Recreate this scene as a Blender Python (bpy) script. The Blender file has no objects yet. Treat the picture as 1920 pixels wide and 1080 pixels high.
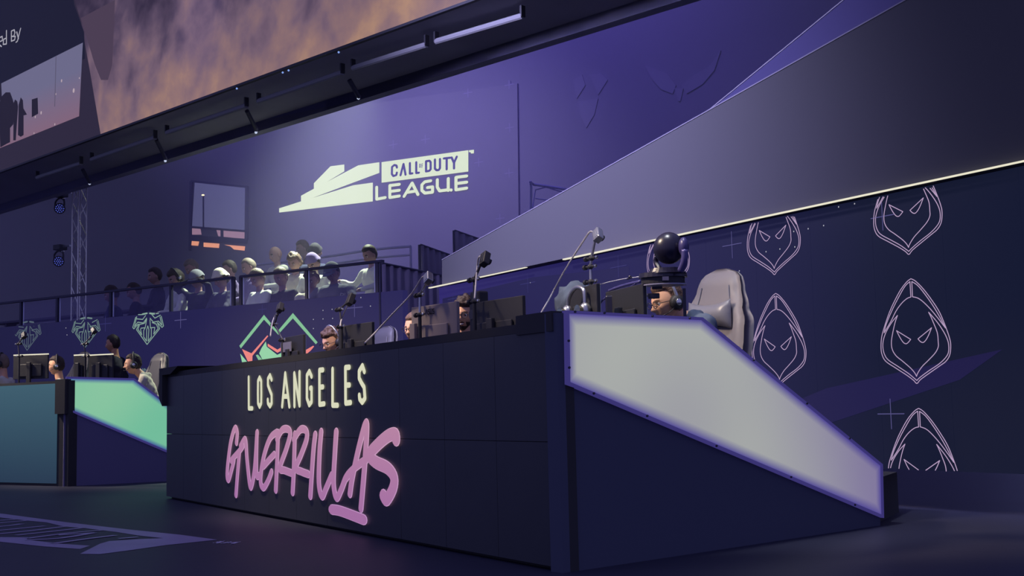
import bpy, bmesh, math, random
from mathutils import Vector, Matrix, noise, geometry
random.seed(7)
V = Vector
scn = bpy.context.scene
COL = scn.collection

# ------------------------------------------------------------------ camera
FPX, CAMH, PITCH, ROLL = 2300.0, 0.761, math.radians(5.61), math.radians(1.34)
CAM = V((0, 0, CAMH))
_F = V((0, math.cos(PITCH), math.sin(PITCH)))
_U0 = V((0, -math.sin(PITCH), math.cos(PITCH)))
_R0 = V((1, 0, 0))
_R = _R0 * math.cos(ROLL) - _U0 * math.sin(ROLL)
_U = _R0 * math.sin(ROLL) + _U0 * math.cos(ROLL)
cam_d = bpy.data.cameras.new('camera')
cam_d.sensor_width = 36.0
cam_d.lens = FPX / 1920 * 36
cam_d.clip_end = 200
cam_o = bpy.data.objects.new('camera', cam_d)
COL.objects.link(cam_o)
cam_o.matrix_world = Matrix(((_R.x, _U.x, -_F.x, CAM.x), (_R.y, _U.y, -_F.y, CAM.y), (_R.z, _U.z, -_F.z, CAM.z), (0, 0, 0, 1)))
scn.camera = cam_o

# ------------------------------------------------------------------ light, exposure
scn.view_settings.view_transform = 'Standard'
scn.view_settings.look = 'None'
scn.view_settings.exposure = 0
scn.view_settings.gamma = 1
scn.view_settings.use_curve_mapping = False
scn.cycles.max_bounces = 6
scn.cycles.sample_clamp_indirect = 4
world = bpy.data.worlds.new('ambient_fill')
scn.world = world
world.use_nodes = True
bg = world.node_tree.nodes['Background']
bg.inputs[0].default_value = (0.165, 0.170, 0.43, 1)  # even navy ambient added to lift the dark tones
bg.inputs[1].default_value = 1.0

def ray(px, py):
    return _F * FPX + _R * (px - 960) - _U * (py - 540)

class Plane:
    """a vertical plane through O with horizontal axis u"""
    def __init__(s, O, u):
        s.O = V((O.x, O.y, 0)); s.u = V((u.x, u.y, 0)).normalized()
        n = V((-s.u.y, s.u.x, 0))
        if n.dot(s.O - V((0, 0, 0))) < 0: n = -n
        s.n = n
    def shift(s, w): return Plane(s.O + s.n * w, s.u)
    def hit(s, px, py):
        r = ray(px, py)
        return CAM + r * ((s.O - CAM).dot(s.n) / r.dot(s.n))
    def uv(s, px, py):
        h = s.hit(px, py)
        return ((h - s.O).dot(s.u), h.z)
    def pt(s, u, z, off=0.0):      # off > 0 comes towards the viewer
        return s.O + s.u * u + V((0, 0, z)) - s.n * off

def floor_hit(px, py, z=0.0):
    r = ray(px, py)
    return CAM + r * ((z - CAM.z) / r.z)

def vp_dir(x):
    """horizontal direction whose vanishing point has image column x"""
    y = 798 - 0.0234 * (x + 409)
    r = ray(x, y)
    return V((r.x, r.y, 0)).normalized()

B0 = floor_hit(1050, 1074)
D_R = vp_dir(-409)
PD = Plane(B0, D_R)                       # front of the near desk
E0 = floor_hit(1645, 985)
PS = Plane(B0, (E0 - B0))                 # its slanted end
PW = PD.shift(3.55)                       # screen wall behind it
C0 = floor_hit(117, 912)
D_L = vp_dir(-2500)
PL = Plane(C0, -D_L)                      # front of the far desk
PLS = Plane(C0, vp_dir(4900))
PF = PL.shift(3.05)                       # fascia of the stand
PB = PL.shift(18.5)                       # back wall
D_T = vp_dir(-1370)
PT = Plane(PD.O, D_T)
T0 = V((0, 0, 0))
rT = ray(640, 88); T0 = CAM + rT * (14.0 / rT.y)
PT = Plane(T0, -D_T)
Z_T = T0.z                                # bottom of the top screen
RISER = 0.27

def lamp(kind, name, loc, target, energy, color, **kw):
    d = bpy.data.lights.new(name, kind)
    d.energy = energy; d.color = color
    for k, v in kw.items(): setattr(d, k, v)
    o = bpy.data.objects.new(name, d); COL.objects.link(o)
    o.location = loc
    o.rotation_euler = (V(target) - V(loc)).to_track_quat('-Z', 'Y').to_euler()
    return o

# washes on the back wall
lamp('SPOT', 'violet_wall_wash', PB.hit(740, 330) - PB.n * 14 + V((0, 0, 2.8)), PB.hit(790, 460), 29000, (0.42, 0.37, 1.0), spot_size=math.radians(58), spot_blend=1.0, shadow_soft_size=0.5)
lamp('SPOT', 'blue_wall_wash', PB.hit(1080, 300) - PB.n * 7 + V((0, 0, 13)), PB.hit(1080, 330), 14000, (0.20, 0.14, 1.0), spot_size=math.radians(80), spot_blend=1.0, shadow_soft_size=0.5)
# spectators: pale light from above and behind, violet light from the front
cr = PF.shift(1.2).hit(520, 540)
lamp('SPOT', 'crowd_back_light', cr + PF.n * 2.6 + V((-0.2, 0, 5.6)), cr + V((0.2, 0, 0)), 13500, (0.80, 0.95, 0.72), spot_size=math.radians(38), spot_blend=1.0, shadow_soft_size=0.2)
lamp('SPOT', 'crowd_front_fill', cr - PF.n * 2.5 + V((0.6, 0, 4.2)), cr + V((0.6, 0, 0.2)), 520, (0.36, 0.27, 1.0), spot_size=math.radians(56), spot_blend=1.0, shadow_soft_size=0.8)
# stage key lights over the near desk
k0 = PD.shift(1.15).hit(1230, 560)
lamp('SPOT', 'desk_key', k0 - PD.n * 2.6 + PD.u * 0.8 + V((0, 0, 2.6)), k0, 650, (1.0, 0.80, 0.58), spot_size=math.radians(34), spot_blend=0.7, shadow_soft_size=0.25)
k0 = PD.shift(1.15).hit(790, 600)
lamp('SPOT', 'desk_key', k0 - PD.n * 2.2 - PD.u * 0.4 + V((0, 0, 3.0)), k0, 1000, (1.0, 0.80, 0.58), spot_size=math.radians(62), spot_blend=0.7, shadow_soft_size=0.25)
lamp('SPOT', 'chair_top_light', PD.shift(1.6).hit(1350, 560) + V((-0.7, -0.9, 3.0)), PD.shift(1.7).hit(1340, 560), 330, (0.92, 0.95, 1.0), spot_size=math.radians(45), spot_blend=0.8, shadow_soft_size=0.15)
k1 = PL.shift(1.0).hit(170, 690)
lamp('SPOT', 'far_desk_key', k1 - PL.n * 1.8 - PL.u * (2.3 if PL.u.x > 0 else -2.3) + V((0, 0, 2.3)), k1, 1000, (1.0, 0.84, 0.64), spot_size=math.radians(58), spot_blend=0.7, shadow_soft_size=0.25)
# the slanted pale canopy is washed from its low end
w0 = PW.hit(1060, 430)
lamp('SPOT', 'canopy_wash', w0 - PW.n * 5.0 + V((0.0, 0.0, 3.2)), PW.hit(1080, 390), 4000, (0.56, 0.53, 1.0), spot_size=math.radians(82), spot_blend=1.0, shadow_soft_size=0.4)

# ------------------------------------------------------------------ materials
def lin(c):
    return tuple(((x / 255) / 12.92 if x / 255 <= 0.04045 else (((x / 255) + 0.055) / 1.055) ** 2.4) for x in c)
def mat(name, c, rough=0.7, spec=0.2, metal=0.0, noise_amt=0.0, noise_scale=8.0, bump=0.0, bump_scale=60.0):
    m = bpy.data.materials.new(name); m.use_nodes = True
    nt = m.node_tree; b = nt.nodes['Principled BSDF']
    col = (*lin(c), 1)
    b.inputs['Base Color'].default_value = col
    b.inputs['Roughness'].default_value = rough
    b.inputs['Specular IOR Level'].default_value = spec
    b.inputs['Metallic'].default_value = metal
    tc = nt.nodes.new('ShaderNodeTexCoord')
    if noise_amt:
        n = nt.nodes.new('ShaderNodeTexNoise'); n.inputs['Scale'].default_value = noise_scale; n.inputs['Detail'].default_value = 4
        nt.links.new(tc.outputs['Object'], n.inputs['Vector'])
        mx = nt.nodes.new('ShaderNodeMix'); mx.data_type = 'RGBA'
        mx.inputs[6].default_value = tuple(x * (1 - noise_amt) for x in col[:3]) + (1,)
        mx.inputs[7].default_value = tuple(min(1, x * (1 + noise_amt)) for x in col[:3]) + (1,)
        nt.links.new(n.outputs['Fac'], mx.inputs[0]); nt.links.new(mx.outputs[2], b.inputs['Base Color'])
    if bump:
        n = nt.nodes.new('ShaderNodeTexNoise'); n.inputs['Scale'].default_value = bump_scale
        nt.links.new(tc.outputs['Object'], n.inputs['Vector'])
        bp = nt.nodes.new('ShaderNodeBump'); bp.inputs['Strength'].default_value = bump; bp.inputs['Distance'].default_value = 0.01
        nt.links.new(n.outputs['Fac'], bp.inputs['Height']); nt.links.new(bp.outputs['Normal'], b.inputs['Normal'])
    return m
def emat(name, c, strength=1.0, base=(20, 20, 30)):
    m = mat(name, base, 0.6, 0.1)
    b = m.node_tree.nodes['Principled BSDF']
    b.inputs['Emission Color'].default_value = (*lin(c), 1)
    b.inputs['Emission Strength'].default_value = strength
    return m

BLACK = mat('black_laminate', (64, 64, 66), 0.75, 0.1, noise_amt=0.15, noise_scale=3)
BLACK2 = mat('black_plastic', (48, 48, 54), 0.5, 0.3, noise_amt=0.1, noise_scale=20)
DARKMETAL = mat('dark_metal', (70, 70, 80), 0.5, 0.4, 0.4, noise_amt=0.1, noise_scale=15)
STEEL = mat('brushed_steel', (190, 190, 195), 0.3, 0.5, 0.9, noise_amt=0.1, noise_scale=30)
CHROME = mat('bright_chrome', (230, 230, 220), 0.2, 0.5, 1.0)
CABLE = mat('pale_cable', (170, 168, 178), 0.5, 0.3)
CABLE_D = mat('dark_cable', (60, 60, 75), 0.5, 0.3)

# ------------------------------------------------------------------ object helpers
def tag(o, label=None, cat=None, group=None, kind=None):
    if label: o['label'] = label
    if cat: o['category'] = cat
    if group: o['group'] = group
    if kind: o['kind'] = kind
    return o
def link(name, bm, mats, origin=None, parent=None, smooth=False):
    origin = V(origin) if origin is not None else V((0, 0, 0))
    bmesh.ops.translate(bm, verts=bm.verts, vec=-origin)
    me = bpy.data.meshes.new(name); bm.to_mesh(me); bm.free()
    for m in (mats if isinstance(mats, (list, tuple)) else [mats]): me.materials.append(m)
    if smooth:
        me.polygons.foreach_set('use_smooth', [True] * len(me.polygons))
    o = bpy.data.objects.new(name, me); COL.objects.link(o)
    if parent is None: o.location = origin
    else: o.parent = parent
    return o
class Thing:
    def __init__(s, name, label, cat, origin, group=None, kind=None):
        s.T = V(origin)
        s.root = bpy.data.objects.new(name, None); s.root.empty_display_size = 0.1
        COL.objects.link(s.root); s.root.location = s.T
        tag(s.root, label, cat, group, kind)
    def part(s, name, bm, mats, parent=None, label=None, smooth=False):
        o = link(name, bm, mats, s.T, parent or s.root, smooth)
        if label: o['label'] = label
        return o
def solo(name, bm, mats, label, cat, origin, group=None, kind=None, smooth=False):
    return tag(link(name, bm, mats, origin, None, smooth), label, cat, group, kind)
def structure(name, bm, mats, origin=(0, 0, 0), label=None):
    return tag(link(name, bm, mats, origin), label, None, None, 'structure')

def box(bm, c, ax, ay, az, bev=0.0):
    """box with centre c and half-axis vectors"""
    c = V(c); vs = []
    for i in (-1, 1):
        for j in (-1, 1):
            for k in (-1, 1):
                vs.append(bm.verts.new(c + ax * i + ay * j + az * k))
    idx = [(0, 1, 3, 2), (4, 6, 7, 5), (0, 4, 5, 1), (2, 3, 7, 6), (0, 2, 6, 4), (1, 5, 7, 3)]
    fs = [bm.faces.new([vs[q] for q in f]) for f in idx]
    bmesh.ops.recalc_face_normals(bm, faces=fs)
    if bev:
        es = list({e for f in fs for e in f.edges})
        bmesh.ops.bevel(bm, geom=es, offset=bev, segments=2, affect='EDGES', profile=0.5)
def prism(bm, pts, ext):
    """extrude the polygon pts (world vectors, planar) by vector ext"""
    n = len(pts)
    a = [bm.verts.new(p) for p in pts]; b = [bm.verts.new(V(p) + ext) for p in pts]
    tris = geometry.tessellate_polygon([pts])
    fs = []
    for t in tris:
        fs.append(bm.faces.new([a[i] for i in t])); fs.append(bm.faces.new([b[i] for i in reversed(t)]))
    for i in range(n):
        j = (i + 1) % n
        fs.append(bm.faces.new((a[i], a[j], b[j], b[i])))
    bmesh.ops.recalc_face_normals(bm, faces=fs)
def flat(bm, pts):
    vs = [bm.verts.new(p) for p in pts]
    for t in geometry.tessellate_polygon([[V(p) for p in pts]]):
        try: bm.faces.new([vs[i] for i in t])
        except ValueError: pass
def cyl(bm, a, b, ra, rb=None, seg=10, caps=True):
    a, b = V(a), V(b); rb = ra if rb is None else rb
    d = (b - a)
    if d.length < 1e-6: return
    q = d.to_track_quat('Z', 'Y')
    ca, cb = [], []
    for i in range(seg):
        t = 2 * math.pi * i / seg
        o = q @ V((math.cos(t), math.sin(t), 0))
        ca.append(bm.verts.new(a + o * ra)); cb.append(bm.verts.new(b + o * rb))
    for i in range(seg):
        j = (i + 1) % seg
        bm.faces.new((ca[i], ca[j], cb[j], cb[i]))
    if caps:
        bm.faces.new(list(reversed(ca))); bm.faces.new(cb)
def tube(bm, pts, r, seg=8):
    pts = [V(p) for p in pts]
    rings = []
    for k, p in enumerate(pts):
        d = (pts[min(k + 1, len(pts) - 1)] - pts[max(k - 1, 0)]).normalized()
        q = d.to_track_quat('Z', 'Y')
        rr = r[k] if isinstance(r, (list, tuple)) else r
        rings.append([bm.verts.new(p + q @ V((math.cos(2 * math.pi * i / seg) * rr, math.sin(2 * math.pi * i / seg) * rr, 0))) for i in range(seg)])
    for A, Bq in zip(rings, rings[1:]):
        off = min(range(seg), key=lambda s: (A[0].co - Bq[s].co).length)
        for i in range(seg):
            j = (i + 1) % seg
            bm.faces.new((A[i], A[j], Bq[(j + off) % seg], Bq[(i + off) % seg]))
    bm.faces.new(list(reversed(rings[0]))); bm.faces.new(rings[-1])
def ball(bm, c, r, sub=2, scale=(1, 1, 1), rot=None):
    m = Matrix.Translation(V(c)) @ (rot.to_4x4() if rot else Matrix()) @ Matrix.Diagonal((*scale, 1))
    bmesh.ops.create_icosphere(bm, subdivisions=sub, radius=r, matrix=m)
def smooth_path(pts, n=6, closed=False):
    pts = [V(p) for p in pts]; out = []
    for i in range(len(pts) - 1):
        p0, p1, p2, p3 = pts[max(i - 1, 0)], pts[i], pts[i + 1], pts[min(i + 2, len(pts) - 1)]
        for k in range(n):
            t = k / n
            out.append(0.5 * ((2 * p1) + (p2 - p0) * t + (2 * p0 - 5 * p1 + 4 * p2 - p3) * t * t + (3 * p1 - p0 - 3 * p2 + p3) * t ** 3))
    out.append(pts[-1]); return out
def uvs(pl, pts, ox=0, oy=0, s=1.0):
    return [pl.uv(ox + x / s, oy + y / s) for x, y in pts]
def brush(bm, pl, path, ru, rz, off, clip=None, k=10):
    """stroke with an elliptical pen on a plane; path in plane coordinates"""
    P = [(u / ru, z / rz) for u, z in path]
    def W(a, b): return pl.pt(a * ru, b * rz, off)
    def ok(q): return clip is None or clip(q[0] * ru, q[1] * rz)
    for a, b in zip(P, P[1:]):
        if not (ok(a) and ok(b)): continue
        dx, dy = b[0] - a[0], b[1] - a[1]; L = math.hypot(dx, dy)
        if L < 1e-9: continue
        nx, ny = -dy / L, dx / L
        flat(bm, [W(a[0] + nx, a[1] + ny), W(a[0] - nx, a[1] - ny), W(b[0] - nx, b[1] - ny), W(b[0] + nx, b[1] + ny)])
    for a in P:
        if not ok(a): continue
        flat(bm, [W(a[0] + math.cos(2 * math.pi * i / k), a[1] + math.sin(2 * math.pi * i / k)) for i in range(k)])
def s2(path, n=5):
    return [(p.x, p.y) for p in smooth_path([V((a, b, 0)) for a, b in path], n)]
ZUP = V((0, 0, 1))

# ------------------------------------------------------------------ floor and risers
FLOOR = mat('glossy_stage_floor', (56, 57, 74), 0.5, 0.15, noise_amt=0.12, noise_scale=1.5, bump=0.08, bump_scale=25)
bm = bmesh.new()
prism(bm, [V((-30, -3, -0.1)), V((22, -3, -0.1)), V((22, 45, -0.1)), V((-30, 45, -0.1))], V((0, 0, 0.1)))
structure('floor', bm, FLOOR)
def footprint(name, base, lo, hi, m, label, cat):
    bm = bmesh.new(); prism(bm, [V((p.x, p.y, lo)) for p in base], V((0, 0, hi - lo)))
    return solo(name, bm, m, label, cat, V((base[0].x, base[0].y, lo)))
A0 = PD.pt(PD.uv(312, 935)[0], 0)
E1 = PS.pt((E0 - B0).length - 0.05, 0)
uA, uB = PD.uv(312, 935)[0], 0.0
if uA < 0: pass
wA = PD.O + PD.u * uA
riser_pts = [B0 + PD.n * 0.12 + (E0 - B0).normalized() * 0.10, E0 + PD.n * 0.0 - (E0 - B0).normalized() * 0.06, PW.pt(PW.uv(1700, 800)[0], 0, 0.12) , PW.pt((A0 - PW.O).dot(PW.u), 0, 0.12), A0 + PD.n * 0.12]
riser_pts[0] = PD.pt(0.0, 0, -0.12) + (E0 - B0).normalized() * 0.08 + PD.u * 0.10
footprint('stage_riser', riser_pts, 0.0, RISER, BLACK, 'low black stage riser carrying the near desk and its players', 'stage riser')

# floor graphic
DECAL = mat('lavender_floor_paint', (150, 140, 175), 0.45, 0.3, noise_amt=0.25, noise_scale=2)
class FloorPlane:
    lift = 0.002
    def pt(s, u, z, off=0): return V((u, z, FloorPlane.lift + off))
FP = FloorPlane()
def fpt(x, y): h = floor_hit(x, y); return (h.x, h.y)
bm = bmesh.new()
def fpoly(pts, off=0.0): flat(bm, [FP.pt(*fpt(x / 8, 950 + y / 8), off) for x, y in pts])
fpoly([(-500, 50), (60, 112), (1000, 238), (1920, 345), (2700, 425), (3260, 500), (2450, 478), (2100, 440), (1750, 385), (1300, 330), (950, 300), (700, 240), (380, 210), (0, 165), (-500, 120)])
fpoly([(1640, 520), (2100, 490), (2450, 478), (3260, 500), (2500, 580), (1900, 665), (1500, 716), (1200, 712), (1500, 560)])
fpoly([(-500, 400), (0, 460), (420, 465), (400, 500), (900, 560), (1350, 590), (1200, 640), (650, 600), (0, 530), (-500, 470)])
def fst(pts, r=0.028):
    P = s2([fpt(x / 8, 950 + y / 8) for x, y in pts], 3); FloorPlane.lift += 0.0001
    for a, b in zip(P, P[1:]):
        d = (V(b) - V(a)).normalized() * r; n = V((-d.y, d.x)); a_, b_ = V(a) - d * 0.3, V(b) + d * 0.3
        flat(bm, [FP.pt(*(a_ + n)), FP.pt(*(a_ - n)), FP.pt(*(b_ - n)), FP.pt(*(b_ + n))])
        FloorPlane.lift += 0.00002
for p in ([(-200, 225), (260, 190)], [(-200, 265), (380, 213)], [(-200, 318), (120, 290), (320, 262)], [(-200, 378), (200, 340), (660, 294)],
          [(-200, 430), (400, 372), (940, 306)], [(260, 432), (800, 375), (1250, 322)], [(420, 480), (1000, 405), (1520, 360)],
          [(900, 430), (1400, 398)], [(400, 505), (900, 480), (1400, 400)], [(800, 560), (1300, 490), (1720, 438)], [(1800, 485), (2050, 465)]):
    fst(p)
solo('floor_graphic', bm, DECAL, 'pale lavender league lettering painted on the dark stage floor', 'floor graphic', V((*fpt(150, 1000), 0)))
bm = bmesh.new(); FloorPlane.lift = 0.002
for p in ([(3215, 545), (3330, 532)], [(3270, 530), (3350, 520), (3260, 552)], [(3330, 555), (3450, 530), (3440, 548), (3590, 532), (3480, 562)]):
    brush(bm, FP, [fpt(x / 8, 950 + y / 8) for x, y in p], 0.010, 0.014, 0.0); FloorPlane.lift += 0.0001
solo('trademark_mark', bm, mat('pale_floor_paint', (200, 195, 225), 0.5, 0.3), 'small pale trademark letters on the floor beyond the tip of the lavender graphic', 'floor lettering', V((*fpt(430, 1018), 0)))

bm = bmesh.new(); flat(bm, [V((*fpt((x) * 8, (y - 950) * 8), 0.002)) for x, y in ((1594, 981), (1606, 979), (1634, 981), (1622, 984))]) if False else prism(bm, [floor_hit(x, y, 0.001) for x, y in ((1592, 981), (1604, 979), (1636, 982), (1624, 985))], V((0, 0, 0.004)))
solo('floor_glint', bm, mat('pale_green_glint', (150, 200, 170), 0.5, 0.3), 'short painted streak of pale green tape on the floor at the foot of the light panel', 'glint', floor_hit(1610, 982))  # glint on the floor, put in as a thin pale green strip
# ------------------------------------------------------------------ near desk
HD = 1.2
LEDP = mat('black_led_panel', (62, 64, 70), 0.45, 0.25, noise_amt=0.1, noise_scale=4)
desk = Thing('player_desk', 'long black player desk with cream city lettering and pink script on its front', 'desk', B0)
uL = PD.uv(312, 935)[0]
sgn = 1 if uL > 0 else -1
Ld = abs(uL)
nmod = 12
for i in range(nmod):
    a, b = Ld * i / nmod, Ld * (i + 1) / nmod
    for j, (z0, z1) in enumerate(((0.02, 0.60), (0.60, 1.13))):
        bm = bmesh.new()
        prism(bm, [PD.pt(sgn * (a + 0.0015), z0 + 0.0015), PD.pt(sgn * (b - 0.0015), z0 + 0.0015), PD.pt(sgn * (b - 0.0015), z1 - 0.0015), PD.pt(sgn * (a + 0.0015), z1 - 0.0015)], PD.n * 0.05)
        desk.part('display_panel', bm, LEDP)
bm = bmesh.new()
prism(bm, [PD.pt(0, 1.13, -0.003), PD.pt(sgn * Ld, 1.13, -0.003), PD.pt(sgn * Ld, 1.175, -0.003), PD.pt(0, 1.175, -0.003)], PD.n * 0.16)
desk.part('top_rail', bm, BLACK)
bm = bmesh.new()
prism(bm, [PD.pt(sgn * -0.01, 0.0, -0.05), PD.pt(sgn * Ld, 0.0, -0.05), PD.pt(sgn * Ld, 1.13, -0.05), PD.pt(sgn * -0.01, 1.13, -0.05)], PD.n * 0.05)
desk.part('backing_board', bm, BLACK)
# worktop behind the front
bm = bmesh.new()
prism(bm, [PD.pt(sgn * 0.12, 0.98, -0.12) , PD.pt(sgn * Ld, 0.98, -0.12), PD.pt(sgn * Ld, 0.98, -0.80), PD.pt(sgn * 0.42, 0.98, -0.80)], V((0, 0, 0.03)))
desk.part('worktop', bm, BLACK)
for k in range(5):
    bm = bmesh.new(); uu = sgn * (0.35 + (Ld - 0.5) * k / 4)
    box(bm, PD.pt(uu, (0.98 + RISER) / 2, -0.72), PD.u * 0.03, PD.n * 0.03, ZUP * (0.98 - RISER) / 2)
    desk.part('leg', bm, BLACK)
# corner caps
bm = bmesh.new()
prism(bm, [PD.pt(sgn * 0.0, 1.12, 0.01), PD.pt(sgn * 0.33, 1.12, 0.01), PD.pt(sgn * 0.33, 1.215, 0.01), PD.pt(sgn * 0.0, 1.215, 0.01)], PD.n * 0.10)
desk.part('corner_cap', bm, BLACK)
bm = bmesh.new()
pE = PD.uv(300, 760)
prism(bm, [PD.pt(sgn * (Ld - 0.02), 0.86, 0.05), PD.pt(sgn * (Ld + 0.09), 0.93, 0.05), PD.pt(sgn * (Ld + 0.09), 1.215, 0.05), PD.pt(sgn * (Ld - 0.55), 1.215, 0.05), PD.pt(sgn * (Ld - 0.30), 1.15, 0.05), PD.pt(sgn * (Ld - 0.02), 1.15, 0.05)], PD.n * 0.35)
desk.part('corner_cap', bm, BLACK)
# slanted end: light box + dark board
LS = (E0 - B0).length
def attr_plate(pl, outer, inset, off, name):
    """plate whose rim ring carries attribute edge=0 and inner polygon edge=1"""
    n = len(outer); c = [sum(p[0] for p in outer) / n, sum(p[1] for p in outer) / n]
    area = sum(outer[i][0] * outer[(i + 1) % n][1] - outer[(i + 1) % n][0] * outer[i][1] for i in range(n))
    sg = 1 if area > 0 else -1
    def inner(d):
        res = []
        for i in range(n):
            p0, p1, p2 = V(outer[i - 1]), V(outer[i]), V(outer[(i + 1) % n])
            e1 = (p1 - p0).normalized(); e2 = (p2 - p1).normalized()
            n1 = V((-e1.y, e1.x)) * sg; n2 = V((-e2.y, e2.x)) * sg
            m = (n1 + n2).normalized(); res.append(p1 + m * d / max(0.3, m.dot(n1)))
        return res
    bm = bmesh.new(); lay = bm.verts.layers.float.new('edge')
    rings = []
    for d in (0, 0.35, 0.7, 1.0):
        ring = []
        for p in (inner(inset * d) if d else [V(q) for q in outer]):
            v = bm.verts.new(pl.pt(p.x, p.y, off)); v[lay] = d; ring.append(v)
        rings.append(ring)
    for r0, r1 in zip(rings, rings[1:]):
        for i in range(n):
            j = (i + 1) % n
            bm.faces.new((r0[i], r0[j], r1[j], r1[i]))
    last = rings[-1]
    for t in geometry.tessellate_polygon([[v.co.copy() for v in last]]):
        bm.faces.new([last[i] for i in t])
    return bm
def glow_mat(name, rim, body, body2, strength, axis_scale, base=(60, 60, 60), end=None):
    """backlit diffuser: body colour varies softly over the sheet like the lamps behind it, tinted rim"""
    m = bpy.data.materials.new(name); m.use_nodes = True; nt = m.node_tree; b = nt.nodes['Principled BSDF']
    b.inputs['Base Color'].default_value = (*lin(base), 1); b.inputs['Roughness'].default_value = 0.4
    at = nt.nodes.new('ShaderNodeAttribute'); at.attribute_name = 'edge'
    tc = nt.nodes.new('ShaderNodeTexCoord'); n = nt.nodes.new('ShaderNodeTexNoise')
    n.inputs['Scale'].default_value = axis_scale; n.inputs['Detail'].default_value = 1
    nt.links.new(tc.outputs['Object'], n.inputs['Vector'])
    cr_ = nt.nodes.new('ShaderNodeValToRGB'); cr_.color_ramp.elements[0].position = 0.35; cr_.color_ramp.elements[1].position = 0.65
    cr_.color_ramp.elements[0].color = (*lin(body), 1); cr_.color_ramp.elements[1].color = (*lin(body2), 1)
    nt.links.new(n.outputs['Fac'], cr_.inputs[0])
    mx = nt.nodes.new('ShaderNodeMix'); mx.data_type = 'RGBA'; mx.inputs[6].default_value = (*lin(rim), 1)
    src = cr_.outputs[0]
    if end:      # emission fades to a dimmer lilac towards the tapered end
        dp = nt.nodes.new('ShaderNodeVectorMath'); dp.operation = 'DOT_PRODUCT'; dp.inputs[1].default_value = end[1]; nt.links.new(tc.outputs['Object'], dp.inputs[0])
        mr = nt.nodes.new('ShaderNodeMapRange'); mr.interpolation_type = 'SMOOTHSTEP'; mr.inputs[1].default_value = end[2]; mr.inputs[2].default_value = end[3]; nt.links.new(dp.outputs['Value'], mr.inputs[0])
        m2 = nt.nodes.new('ShaderNodeMix'); m2.data_type = 'RGBA'; m2.inputs[7].default_value = (*lin(end[0]), 1); nt.links.new(mr.outputs[0], m2.inputs[0]); nt.links.new(src, m2.inputs[6]); src = m2.outputs[2]
    nt.links.new(at.outputs['Fac'], mx.inputs[0]); nt.links.new(src, mx.inputs[7])
    nt.links.new(mx.outputs[2], b.inputs['Emission Color']); b.inputs['Emission Strength'].default_value = strength
    return m
LB_W = glow_mat('white_diffuser', (80, 70, 150), (150, 148, 160), (184, 190, 176), 0.92, 0.55, end=((132, 122, 160), (E0 - B0).normalized(), 1.2, 2.8))
LB_G = glow_mat('green_diffuser', (60, 80, 150), (110, 186, 152), (146, 200, 160), 1.0, 0.5)
RIM = emat('painted_glow_lip', (56, 50, 112), 1.0)  # lip is no lamp; violet spill from the panel put into emission
def ring_frame(pl, outer, w, depth, front):
    """frame around polygon: outer offset outward by w"""
    n = len(outer)
    area = sum(outer[i][0] * outer[(i + 1) % n][1] - outer[(i + 1) % n][0] * outer[i][1] for i in range(n)); sg = 1 if area > 0 else -1
    big = []
    for i in range(n):
        p0, p1, p2 = V(outer[i - 1]), V(outer[i]), V(outer[(i + 1) % n])
        e1 = (p1 - p0).normalized(); e2 = (p2 - p1).normalized()
        n1 = V((e1.y, -e1.x)) * sg; n2 = V((e2.y, -e2.x)) * sg
        m = (n1 + n2).normalized(); big.append(p1 + m * w / max(0.3, m.dot(n1)))
    bm = bmesh.new()
    for i in range(n):
        j = (i + 1) % n
        prism(bm, [pl.pt(*outer[i], front), pl.pt(*outer[j], front), pl.pt(*big[j], front), pl.pt(*big[i], front)], pl.n * depth)
    return bm
lb = uvs(PS, [(1055, 589), (1305, 601), (1641, 873), (1643, 965), (1057, 717)])
desk.part('light_diffuser', attr_plate(PS, lb, 0.055, 0.035, 'd'), LB_W, label='pale glowing slanted light panel')
desk.part('panel_lip', ring_frame(PS, lb, 0.014, 0.06, 0.045), RIM, label='rim of the light panel with violet glow painted in')
side = uvs(PS, [(1051, 585), (1307, 597), (1645, 870)])
sb = [(0.0, 1.205), side[1], side[2], (LS, 0.0), (0.0, 0.0)]
if side[1][0] < 0: sb = [(0.0, 1.205), side[1], side[2], (-LS, 0.0), (0.0, 0.0)]
bm = bmesh.new(); prism(bm, [PS.pt(*p, 0.02) for p in sb], PS.n * 0.08)
desk.part('end_board', bm, mat('navy_black_board', (82, 86, 104), 0.7, 0.1))
for q in ((1065, 586), (1120, 588), (1210, 594), (1280, 598), (1400, 676), (1500, 757), (1580, 822), (1100, 738), (1200, 780), (1330, 836), (1470, 894), (1590, 946), (1053, 640), (1054, 690)):
    bm = bmesh.new(); u_, z_ = PS.uv(*q); cyl(bm, PS.pt(u_, z_, 0.045), PS.pt(u_, z_, 0.052), 0.006, seg=8)
    desk.part('screw', bm, DARKMETAL)

# desk lettering
CREAM = emat('cream_led', (220, 220, 190), 0.95)
def pinkmat(name, top, bot, z0, z1):
    m = emat(name, top, 0.95); nt = m.node_tree; b = nt.nodes['Principled BSDF']
    tc = nt.nodes.new('ShaderNodeTexCoord'); sp = nt.nodes.new('ShaderNodeSeparateXYZ'); mr = nt.nodes.new('ShaderNodeMapRange')
    nt.links.new(tc.outputs['Object'], sp.inputs[0]); nt.links.new(sp.outputs[2], mr.inputs[0])
    mr.inputs[1].default_value = z0; mr.inputs[2].default_value = z1
    mx = nt.nodes.new('ShaderNodeMix'); mx.data_type = 'RGBA'; mx.inputs[6].default_value = (*lin(bot), 1); mx.inputs[7].default_value = (*lin(top), 1)
    nt.links.new(mr.outputs[0], mx.inputs[0]); nt.links.new(mx.outputs[2], b.inputs['Emission Color'])
    return m
PINK = pinkmat('pink_led', (192, 140, 166), (166, 112, 164), 0.15, 0.85)
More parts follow.
